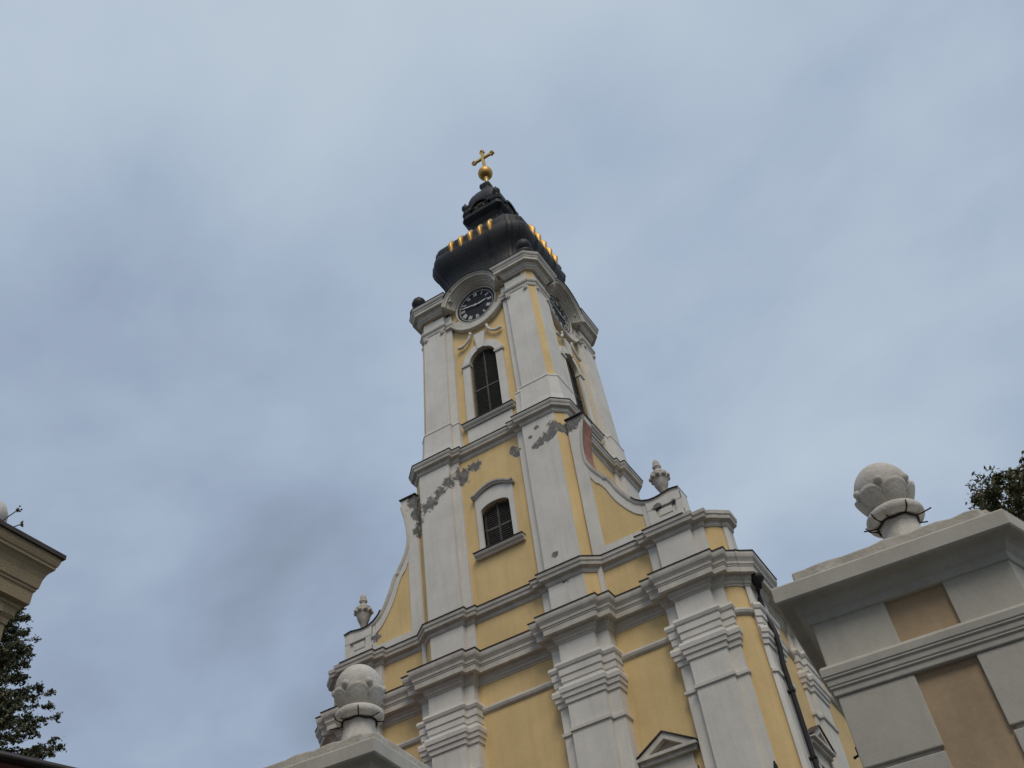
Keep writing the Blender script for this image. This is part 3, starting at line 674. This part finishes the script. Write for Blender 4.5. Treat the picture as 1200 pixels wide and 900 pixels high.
DOME = [(2.12, 27.56), (2.10, 27.7), (1.98, 28.1), (1.76, 28.6), (1.66, 29.1), (1.66, 29.4), (1.72, 29.62), (1.82, 29.85), (1.94, 30.06), (2.02, 30.26), (2.055, 30.45), (2.045, 30.60), (1.99, 30.74), (1.955, 30.84), (1.98, 30.97), (1.95, 31.12), (1.87, 31.27), (1.70, 31.42), (1.42, 31.58), (1.10, 31.78), (.86, 32.0), (.74, 32.3), (.68, 32.7), (.66, 33.05)]
b = sqloft(DOME, .24, DX, DY)
for k in range(4):
    cs, sn = [(1, 0), (0, 1), (-1, 0), (0, -1)][k]
    for u in (-.74, -.645, -.215, .215, .645, .74):
        pts = []
        for w, z in DOME[1:]:
            wx = u * min(w, 1.0 + .0 * w) if False else u * (w / 2.0 if w < 2.0 else 1.0)
            q = (wx, -w * 1.013); pts.append((DX + q[0] * cs - q[1] * sn, DY + q[0] * sn + q[1] * cs, z))
        b.tube(pts, .022, 5)
    q0 = sq(1, .24)[4:7]
    for q_ in q0:
        b.tube([(DX + (q_[0] * cs - q_[1] * sn) * w, DY + (q_[0] * sn + q_[1] * cs) * w, z) for w, z in DOME[1:]], .02, 5)
dome = P(b, 'dome', M_black)
for k in range(4):
    for i in range(5):
        x = (i - 2) * .43
        b = MB(); b.sphere((0, 0, 0), 1, 14, 10)
        b.xf(lambda p: (DX + x + p[0] * .108, DY - 2.0 + p[1] * .17 + (p[2] * .24 if p[2] > 0 else -p[2] * .04), 30.92 + p[2] * .54))
        b.xf(lambda p: (lambda q: q)(p))
        b.xf(lambda p, k=k: (lambda q: (q[0] + 0, q[1], q[2]))(((p[0] - DX) * [1, 0, -1, 0][k] - (p[1] - DY) * [0, 1, 0, -1][k] + DX, DY + (p[0] - DX) * [0, 1, 0, -1][k] + (p[1] - DY) * [1, 0, -1, 0][k], p[2])))
        b.build('gilded_oval', M_gold, dome)
        # dark raised surround, one per oval
# corner ornaments at the cornice: round dark finials on scrolled feet
for sx in (-1, 1):
    for sy in (-1, 1):
        cx_, cy_ = sx * 2.22, YC2 + sy * 2.28
        b = MB(); b.lathe((cx_, cy_, 27.6), [(.001, 0), (.34, 0), (.36, .14), (.28, .22), (.16, .27), (.12, .33), (.17, .40), (.25, .52), (.27, .64), (.22, .78), (.11, .88), (.06, .93), (.05, 1.0), (.001, 1.03)], 16)
        P(b, 'corner_finial', M_black)
# lantern above the dome
LX, LY = .09, 23.40
b = sqloft([(.70, 32.6), (.64, 32.9), (.62, 33.1), (.65, 33.3), (.74, 33.48), (.86, 33.6), (.93, 33.68), (.93, 33.76), (.86, 33.80), (.86, 33.98), (.90, 34.04), (.92, 34.12), (.84, 34.18), (.80, 34.3), (.80, 34.45)], .16, LX, LY, False)
lan = P(b, 'lantern', M_black)
b = sqloft([(.74, 34.4), (.76, 34.7), (.74, 34.95), (.66, 35.2), (.56, 35.42), (.48, 35.55), (.46, 35.62), (.34, 35.70), (.25, 35.85), (.20, 36.05), (.18, 36.2), (.24, 36.28), (.24, 36.40), (.17, 36.5), (.10, 36.62)], .3, LX, LY); b.build('lantern_roof', M_black, lan)
for k in range(4):
    rr_ = lambda p, k=k: (LX + (p[0]) * [1, 0, -1, 0][k] - p[1] * [0, 1, 0, -1][k], LY + p[0] * [0, 1, 0, -1][k] + p[1] * [1, 0, -1, 0][k], p[2])
    b = MB(); b.ring_xz((0, 33.86), [(.42, -.80), (.42, -.98), (.50, -1.0), (.52, -.80)], R(15), R(165), 16); b.xf(rr_); b.build('lantern_arch', M_black, lan)
    b = MB(); b.ring_xz((0, 33.86), [(.20, -.84), (.20, -.90), (.34, -.90), (.36, -.84)], R(35), R(145), 12); b.xf(rr_); b.build('gilded_ornament', M_gold, lan)
    b = MB()
    for i in range(7): b.sphere((-.42 + .14 * i, -.69, 33.52 + .012 * (i % 2)), .05, 8, 6)
    b.xf(rr_); b.build('gilded_swag', M_bronze, lan)
    b = MB(); b.lathe((0, 0, 0), [(.001, 0), (.13, 0), (.12, .10), (.07, .16), (.11, .22), (.165, .34), (.16, .44), (.10, .52), (.05, .56), (.05, .60), (.03, .70), (.001, .72)], 14)
    b.xf(lambda p: (p[0] - .74, p[1] - .74, p[2] + 34.2)); b.xf(rr_); b.build('lantern_urn', M_black, lan)
# gold stem, ball, cross
SX = .15
b = MB(); b.lathe((SX, 23.4, 36.6), [(.001, 0), (.12, 0), (.10, .08), (.075, .14), (.075, .30), (.11, .34), (.09, .42), (.001, .42)], 16); P(b, 'gilded_stem', M_bronze)
b = MB(); b.sphere((SX, 23.4, 37.32), .32, 28, 18); P(b, 'gilded_ball', M_gold)
b = MB(); y0 = 23.36; CX = SX - .0; zb = 37.6; zt = 38.98; za = 38.52; hw = .46
b.box(CX - .06, CX + .06, y0, y0 + .11, zb, zt); b.box(CX - hw, CX + hw, y0 + .003, y0 + .107, za - .055, za + .055)
for px, pz in ((CX - hw, za), (CX + hw, za), (CX, zt)):
    dx, dz = (px - CX) and math.copysign(1, px - CX), 1 if pz == zt else 0
    for ox, oz in ((.06 * dx, .06 * dz), (.0 + (.045 if dz else 0), .0 + (.045 if dx else 0)), (-(.045 if dz else 0), -(.045 if dx else 0))):
        b.ring_xz((px + ox - .02 * dx, pz + oz - .02 * dz), [(.0001, y0 - .006), (.075, y0 - .006), (.075, y0 + .116), (.0001, y0 + .116)], 0, 2 * math.pi, 12)
P(b, 'cross', M_bronze)

# ------------------------------------------------------------------ gate piers (local frame: x along the front, y to the rear)
def make_pier(name, label, origin, deg, splay=0.):   # splay: the right flank opens outwards
    o = thing(name, label, 'gate pier', origin, 'gate piers with ball finials')
    W = 1.37; ov = .145; T = 3.2 - GZ     # cornice top above ground
    def B(b, nm, m, par=o, **k):
        if splay and nm not in ('finial_foot', 'finial_ring', 'finial_ball', 'petal', 'bud', 'cable'):
            b.xf(lambda p: (p[0] + splay * p[1] * max(0., min(1., (p[0] - .4) / .9)), p[1], p[2]))
        return b.xf(lambda p: (p[0] + origin[0], p[1] + origin[1], p[2] + origin[2])).build(nm, m, par, **k)
    sqp = lambda q: [(q, q), (W - q, q), (W - q, W - q), (q, W - q)]
    b = MB(); b.prism_xy(sqp(ov + .028), 0, T - .05); B(b, 'ochre_core', M_ochre)
    # white corner strips, with a groove
    for (x0, x1) in ((ov, .56), (.875, W - ov)):
        for (y0, y1) in ((ov, .56), (.875, W - ov)):
            b = MB(); zg = 2.09 - GZ
            b.box(x0, x1, y0, y1, zg + .012, 2.51 - GZ); b.box(x0 + .004, x1 - .004, y0 + .004, y1 - .004, 0.35, zg - .012); b.box(x0 + .02, x1 - .02, y0 + .02, y1 - .02, zg - .013, zg + .013)
            b.box(x0, x1, y0, y1, 2.68 - GZ, 2.985 - GZ)
            B(b, 'corner_strip', M_pier, bevel=.006)
    b = MB(); b.prism_xy(sqp(ov - .05), 0, .35); B(b, 'plinth', M_pier)
    b = MB(); p4 = sqp(ov)
    z = lambda v: v - GZ
    b.sweep(p4, [(-.1, z(2.51)), (.006, z(2.51)), (.012, z(2.515)), (.014, z(2.545)), (.024, z(2.556)), (.022, z(2.563)), (.028, z(2.572)), (.030, z(2.598)), (.040, z(2.610)), (.038, z(2.617)), (.044, z(2.625)), (.046, z(2.665)), (.035, z(2.685)), (-.1, z(2.70))], closed=True)
    B(b, 'band_moulding', M_pier, bevel=.003)
    b = MB(); b.sweep(p4, [(-.1, z(2.965)), (.008, z(2.965)), (.014, z(2.972)), (.016, z(3.015)), (.030, z(3.03)), (.05, z(3.06)), (.07, z(3.078)), (.128, z(3.085)), (.138, z(3.09)), (.145, z(3.10)), (.145, z(3.19)), (.14, z(3.2)), (-.1, z(3.215))], closed=True)
    B(b, 'cornice', M_pier, bevel=.003)
    rnd = random.Random(4)
    b = MB()
    def slab(x0, x1, y0, y1, za_, zb_):   # weathered, slightly uneven slab
        n = 14; vs = []
        for i in range(n + 1):
            x = x0 + (x1 - x0) * i / n
            for (yy, zz) in ((y0, za_), (y0 + rnd.uniform(.0, .012), zb_ + rnd.uniform(-.008, .008)), (y1, zb_), (y1, za_)): vs.append((x, yy, zz))
        fs = [tuple(range(4)), tuple(n * 4 + q for q in (3, 2, 1, 0))]
        for i in range(n):
            for q in range(4): r_ = (q + 1) % 4; fs.append((i * 4 + q, i * 4 + r_, i * 4 + 4 + r_, i * 4 + 4 + q))
        b.add(vs, fs)
    slab(.14, W - .13, .05, W - .06, z(3.2), z(3.29)); slab(.42, W - .16, .28, W - .2, z(3.288), z(3.40)); slab(.56, 1.13, .38, .95, z(3.398), z(3.46))
    B(b, 'coping_slab', M_slab, bevel=.012)
    # ball finial: foot, torus, ball with a calyx of petals
    cx, cy, zc = .845, .65, z(3.985); r = .184
    b = MB(); b.lathe((cx, cy, z(3.42)), [(.001, 0), (.17, 0), (.165, .06), (.145, .13), (.127, .20), (.12, .26), (.125, .32), (.10, .40), (.001, .40)], 32); B(b, 'finial_foot', M_stone)
    b = MB(); b.lathe((cx, cy, z(3.755)), [(.11, -.045)] + [(.145 + .045 * math.cos(R(a)), .045 * math.sin(R(a))) for a in range(-90, 91, 15)] + [(.11, .045)], 40); B(b, 'finial_ring', M_stone)
    b = MB(); b.sphere((cx, cy, zc), r, 40, 24, sz=1.08); ball = B(b, 'finial_ball', M_stone)
    for i in range(6):
        a0 = 2 * math.pi * i / 6 + R(-62)
        b = MB(); nu, nv = 12, 9; vs = []
        for lay in (0, 1):
            for v in range(nv + 1):
                t = v / nv
                for u in range(nu + 1):
                    s = -1 + 2 * u / nu
                    top = -66 + (58 - 24 * abs(s) ** 3.4) * t
                    wid = 31 * (math.cos(R(62)) * (1 - t) + t * 1.0) / 1.0 if False else 31
                    az = a0 + R(32 * s)
                    el = R(top); lip = .013 * (max(0, t - .70) / .30) ** 1.5 * (1 - .5 * s * s)
                    bul = .011 * (1 - s * s) * math.sin(math.pi * min(1, t * .8 + .1)) + lip
                    rr = r * 1.0 + .006 + bul if lay == 0 else r * .97
                    vs.append((cx + rr * math.cos(el) * math.cos(az), cy + rr * math.cos(el) * math.sin(az), zc + rr * 1.08 * math.sin(el)))
        k = (nu + 1) * (nv + 1); fs = []
        for v in range(nv):
            for u in range(nu):
                q = v * (nu + 1) + u; fs += [(q, q + 1, q + nu + 2, q + nu + 1), (k + q + nu + 1, k + q + nu + 2, k + q + 1, k + q)]
        rim = [u for u in range(nu + 1)] + [v * (nu + 1) + nu for v in range(1, nv + 1)] + [nv * (nu + 1) + u for u in range(nu - 1, -1, -1)] + [v * (nu + 1) for v in range(nv - 1, 0, -1)]
        for q in range(len(rim)): fs.append((rim[q], rim[(q + 1) % len(rim)], k + rim[(q + 1) % len(rim)], k + rim[q]))
        b.add(vs, fs, True); B(b, 'petal', M_stone, ball)
        a1 = a0 + R(30)
        b = MB(); b.sphere((cx + r * .99 * math.cos(a1), cy + r * .99 * math.sin(a1), zc - .018), .030, 12, 8); B(b, 'bud', M_stone, ball)
    # thin black cable wound round the ring
    b = MB(); b.tube([(cx + .132 * math.cos(2 * math.pi * i / 40), cy + .132 * math.sin(2 * math.pi * i / 40), z(3.70) + .006 * math.sin(i)) for i in range(40)], .007, 6, closed=True)
    for a, l in ((R(-20), .10), (R(200), .09), (R(20), .05), (R(255), .05)):
        b.tube([(cx + .13 * math.cos(a), cy + .13 * math.sin(a), z(3.70)), (cx + (.14 + l * .4) * math.cos(a), cy + (.14 + l * .4) * math.sin(a), z(3.695)), (cx + (.14 + l) * math.cos(a), cy + (.14 + l) * math.sin(a), z(3.685) + .01)], .005, 5)
    for a in (R(228), R(300), R(180)):
        b.tube([(cx + .135 * math.cos(a), cy + .135 * math.sin(a), z(3.70)), (cx + .185 * math.cos(a), cy + .185 * math.sin(a), z(3.725)), (cx + .198 * math.cos(a), cy + .198 * math.sin(a), z(3.76))], .005, 5)
    B(b, 'cable', M_wire)
    o.rotation_euler = (0, 0, R(deg))
    return o
QR = Vector((9.7245, 5.479, GZ)); e1 = Vector((math.cos(R(5)), math.sin(R(5)), 0))
make_pier('gate_pier', 'white and ochre gate pier with ball finial, large at the right edge', QR, 5, .45)
make_pier('gate_pier', 'gate pier with petalled ball finial in front of the facade, lower left of centre', Vector((6.905, 5.338, GZ)) - e1 * 1.37, 5)

# wrought-iron gate leaf hung on the right-hand pier
gt = thing('iron_gate', 'black wrought iron gate leaf between the two gate piers', 'gate', (9.40, 5.62, GZ))
b = MB(); b.tube([(9.415, 5.6, GZ), (9.415, 5.6, 2.25), (9.415, 5.6, 2.28)], [.014, .012, .004], 8); b.build('gate_post', M_iron, gt)
b = MB()
for z in (-1.45, -.2, 1.0): b.box(8.32, 9.41, 5.585, 5.615, z, z + .04)
b.build('rail', M_iron, gt)
for i in range(9):
    x = 8.36 + .12 * i; b = MB(); b.tube([(x, 5.6, -1.5), (x, 5.6, 1.25), (x, 5.6, 1.35)], [.009, .009, .002], 6); b.build('bar', M_iron, gt)
# cable hook sticking out of the pier's flank
b = MB(); b.tube([(9.872, 5.72, 2.12), (9.865, 5.715, 2.17), (9.845, 5.71, 2.205), (9.815, 5.705, 2.195)], .008, 6); b.tube([(9.845, 5.71, 2.205), (9.843, 5.71, 2.25)], .006, 6)
b.tube([(9.872, 5.72, 2.12), (9.885, 5.73, 2.06), (9.888, 5.74, 1.9)], .007, 6)
ho = b.build('cable_hook', M_wire, None, loc=(9.88, 5.74, 1.9)); ho['label'] = 'thin black cable hook on the flank of the right gate pier'; ho['category'] = 'hook'

# ------------------------------------------------------------------ portal at the left edge
pt = thing('gate_portal', 'tall rendered gate portal with stepped cornice at the left edge', 'portal', (1.2, 4.6, GZ))
xc, yc_, = 2.614, 5.717
pp = [(-1.5, 3.0), (xc - .29, 3.0), (xc - .29, yc_ - .29), (-1.5, yc_ - .29)]
b = MB(); b.prism_xy(pp, GZ, 6.6); b.build('wall', M_portal, pt)
b = MB(); b.sweep(pp, [(-.1, 5.98), (.012, 5.98), (.02, 6.04), (.05, 6.08), (.055, 6.15), (.075, 6.17), (.075, 6.20), (.13, 6.22), (.135, 6.36), (.15, 6.375), (.15, 6.40), (.165, 6.41), (.17, 6.45), (.18, 6.52), (.20, 6.58), (.228, 6.625), (.25, 6.645), (.25, 6.67), (.262, 6.685), (.275, 6.73), (.275, 6.795), (-.1, 6.82)], closed=True); b.build('cornice', M_portal, pt)
b = MB()
for i in range(14):
    y = 3.2 + .17 * i
    if y < yc_ - .4: b.box(xc - .30, xc - .225, y, y + .085, 6.06, 6.15)
b.build('dentils', M_portal, pt)
b = MB(); b.sweep(pp, [(-.3, 6.83), (.27, 6.80), (.29, 6.785), (.305, 6.785), (.305, 6.835), (-.3, 6.93)], closed=True); b.prism_xy([(-1.3, 3.2), (2.1, 3.2), (2.1, yc_ - .5), (-1.3, yc_ - .5)], 6.8, 6.95); b.build('metal_cover', M_flash, pt)
b = MB(); b.lathe((2.09, 5.10, 6.9), [(.001, 0), (.12, 0), (.09, .08), (.06, .14), (.09, .18), (.14, .24), (.165, .32), (.165, .40), (.13, .49), (.06, .55), (.001, .57)], 20); b.build('ball_finial', M_stone, pt)
rnd = random.Random(7)
for (x, y, h, lean, lab) in ((2.50, 4.95, .19, .15, 'tall dry weed stalk leaning over the portal cornice'), (2.54, 5.06, .09, .05, 'short dry weed sprig on the portal cornice')):
    b = MB(); pts = [(x + lean * t * t, y + .10 * t, 6.86 + h * t) for t in (0, .25, .5, .75, 1)]
    b.tube(pts, [.007, .006, .006, .006, .005], 5)
    for i in range(7):
        q = pts[-1]; b.sphere((q[0] + rnd.uniform(-.02, .025), q[1] + rnd.uniform(-.02, .02), q[2] + rnd.uniform(-.03, .02)), rnd.uniform(.008, .016), 6, 5)
    w = b.build('weed', M_weed, None, loc=(x, y, 6.86)); w['label'] = lab; w['category'] = 'weed'; w['group'] = 'weeds on the portal cornice'

# neighbouring house whose eaves cut the lower left corner
hs = thing('house', 'neighbouring house with dark eaves in the lower left corner', 'house', (-9.0, 11.6, GZ))
a = Vector((-3.5164, 9.6324)); c = Vector((-3.2257, 10.7188)); d = (c - a).normalized(); nrm = Vector((d.y, -d.x))
def hp(t, o): q = a + d * t + nrm * o; return (q.x, q.y)
b = MB(); b.prism_xy([hp(-3, -.45), hp(9, -.45), hp(9, -8), hp(-3, -8)], GZ, 7.85); b.build('wall', M_house, hs)
b = MB(); p0, p1, p2, p3 = hp(-3.4, 0), hp(9.4, 0), hp(9.4, -8.4), hp(-3.4, -8.4); r0_, r1_ = hp(-3.4, -4.2), hp(9.4, -4.2)
b.add([(*p0, 7.9), (*p1, 7.9), (*p2, 7.9), (*p3, 7.9), (*r0_, 8.5), (*r1_, 8.5), (*p0, 7.8), (*p1, 7.8), (*p2, 7.8), (*p3, 7.8)], [(0, 1, 5, 4), (2, 3, 4, 5), (1, 2, 5), (3, 0, 4), (6, 7, 1, 0), (7, 8, 2, 1), (8, 9, 3, 2), (9, 6, 0, 3), (9, 8, 7, 6)])
b.build('roof', M_roof, hs)
b = MB(); b.tube([(*hp(-3.4, .06), 7.93), (*hp(9.4, .06), 7.93)], .07, 10); b.build('gutter', M_pipe, hs)

# ------------------------------------------------------------------ trees
def leaves(b, pts, size, rnd, nmin=1):
    for p in pts:
        s = size * rnd.uniform(.6, 1.3)
        n_ = Vector((rnd.gauss(0, 1), rnd.gauss(0, 1), rnd.gauss(0, 1) + .4)).normalized(); t = n_.cross(Vector((rnd.gauss(0, 1), rnd.gauss(0, 1), rnd.gauss(0, 1)))).normalized(); u = n_.cross(t)
        q = Vector(p); k = len(b.v)
        b.v += [tuple(q - t * s), tuple(q + u * s * .45 + n_ * s * .1), tuple(q + t * s), tuple(q - u * s * .45 + n_ * s * .1)]
        b.f.append((k, k + 1, k + 2, k + 3)); b.sm.append(False)
def broad_tree(name, label, base, crown_c, crown_r, nclump, seed, lsize, mleaf, perclump=120):
    rnd = random.Random(seed); t = thing(name, label, 'tree', base, None)
    bx, by, bz = base; cx, cy, cz = crown_c
    b = MB(); pts = [(bx, by, bz), (bx + .05, by, bz + 1.5), (cx + .1, cy, cz - crown_r[2] * .6), (cx, cy, cz + crown_r[2] * .3)]
    b.tube(pts, [.28, .22, .16, .04], 10)
    ends = []
    for i in range(nclump):
        while True:
            v = Vector((rnd.uniform(-1, 1), rnd.uniform(-1, 1), rnd.uniform(-1, 1)))
            if .25 < v.length < 1: break
        v = v * (.55 + .45 * v.length)
        e = Vector((cx + v.x * crown_r[0], cy + v.y * crown_r[1], cz + v.z * crown_r[2])); ends.append((e, v.length))
    for e, l in ends[:60]:
        s0 = Vector((cx, cy, cz - crown_r[2] * rnd.uniform(.2, .7))); m_ = (s0 + e) / 2 + Vector((rnd.uniform(-.15, .15), rnd.uniform(-.15, .15), .15))
        b.tube([tuple(s0), tuple(m_), tuple(e)], [.06, .03, .008], 5)
    b.build('trunk', M_bark, t)
    b = MB()
    for e, l in ends:
        rr = rnd.uniform(.09, .34) * crown_r[0] / 2.2
        for _ in range(perclump):
            v = Vector((rnd.gauss(0, 1), rnd.gauss(0, 1), rnd.gauss(0, 1))).normalized() * rr * 1.7 * rnd.random() ** .5
            leaves(b, [(e.x + v.x, e.y + v.y, e.z + v.z * .75)], lsize, rnd)
    b.build('crown', mleaf, t); return t
broad_tree('plum_tree', 'reddish dark leafy tree behind the right gate pier', (13.45, 26.3, GZ), (13.15, 26, 13.53), (2.45, 2.2, 2.2), 330, 11, .066, M_leaf, 210)
def conifer(name, label, base, H, Rb, seed):
    rnd = random.Random(seed); t = thing(name, label, 'tree', base)
    bx, by, bz = base
    b = MB(); b.tube([(bx, by, bz), (bx, by, bz + H * .5), (bx, by, bz + H)], [.30, .18, .02], 10)
    nb = MB(); z = H * .30
    while z < H * .985:
        if False: break
        L = Rb * (1 - z / H) ** .9 * 1.25; nbr = 11
        a0 = rnd.uniform(0, 6.28)
        for i in range(nbr):
            a = a0 + 2 * math.pi * i / nbr + rnd.uniform(-.25, .25); l = L * rnd.uniform(.72, 1.12); zz = z + rnd.uniform(-.18, .18)
            pts = []
            for q in range(7):
                u = q / 6; pts.append(Vector((bx + l * u * math.cos(a), by + l * u * math.sin(a), bz + zz - l * .30 * u + l * .26 * u * u * 1.2)))
            b.tube([tuple(p) for p in pts], [.035, .03, .025, .02, .015, .01, .005], 5)
            # twigs with needles
            for q in range(int(l * 19)):
                u = rnd.uniform(.12, 1.0); j = min(5, int(u * 6)); p = pts[j].lerp(pts[j + 1], u * 6 - j)
                side_ = rnd.choice((-1, 1)); tl = (.16 + .34 * (1 - u)) * rnd.uniform(.6, 1.2)
                dirv = Vector((math.cos(a + side_ * rnd.uniform(.5, 1.0)), math.sin(a + side_ * rnd.uniform(.5, 1.0)), rnd.uniform(-.45, .1))).normalized()
                for w in range(6):
                    c_ = p + dirv * tl * (w / 5); leaves(nb, [tuple(c_ + Vector((rnd.gauss(0, .022), rnd.gauss(0, .022), rnd.gauss(0, .022))))], .060, rnd); leaves(nb, [tuple(c_ + Vector((rnd.gauss(0, .03), rnd.gauss(0, .03), rnd.gauss(0, .03))))], .045, rnd)
            leaves(nb, [tuple(pts[-1] + Vector((rnd.gauss(0, .05), rnd.gauss(0, .05), rnd.gauss(0, .04)))) for _ in range(24)], .05, rnd)
        z += .27 + .2 * (1 - z / H)
    b.build('trunk', M_bark, t); nb.build('crown', M_needle, t); return t
conifer('spruce_tree', 'dark spruce tree beside the portal at the left edge', (-12.4, 14.2, GZ), 20.4, 5.75, 3)

# ------------------------------------------------------------------ unseen wood added behind the viewer to take low daylight off the lower walls
rnd = random.Random(21); b = MB(); wb = MB()
for i in range(26):
    x = -34 + 4.0 * i + rnd.uniform(-.8, .8); y = -12.5 + rnd.uniform(-2.5, 1.0); H = rnd.uniform(25, 29)
    b.tube([(x, y, GZ), (x, y, GZ + H * .5), (x, y, GZ + H * .9)], [.45, .3, .06], 7)
    for q in range(300):
        v = Vector((rnd.gauss(0, 1), rnd.gauss(0, 1), rnd.gauss(0, 1))).normalized() * rnd.uniform(.3, 1) ** .5
        p = (x + v.x * 3.2, y + v.y * 3.0, GZ + H * .60 + v.z * H * .42); leaves(wb, [p], .75, rnd)
wb.merge(b); wo = wb.build('added_shade_wood', M_leaf, None); wo['kind'] = 'stuff'; wo['label'] = 'tall leafy wood added out of view to shade the lower walls'; wo['category'] = 'wood'
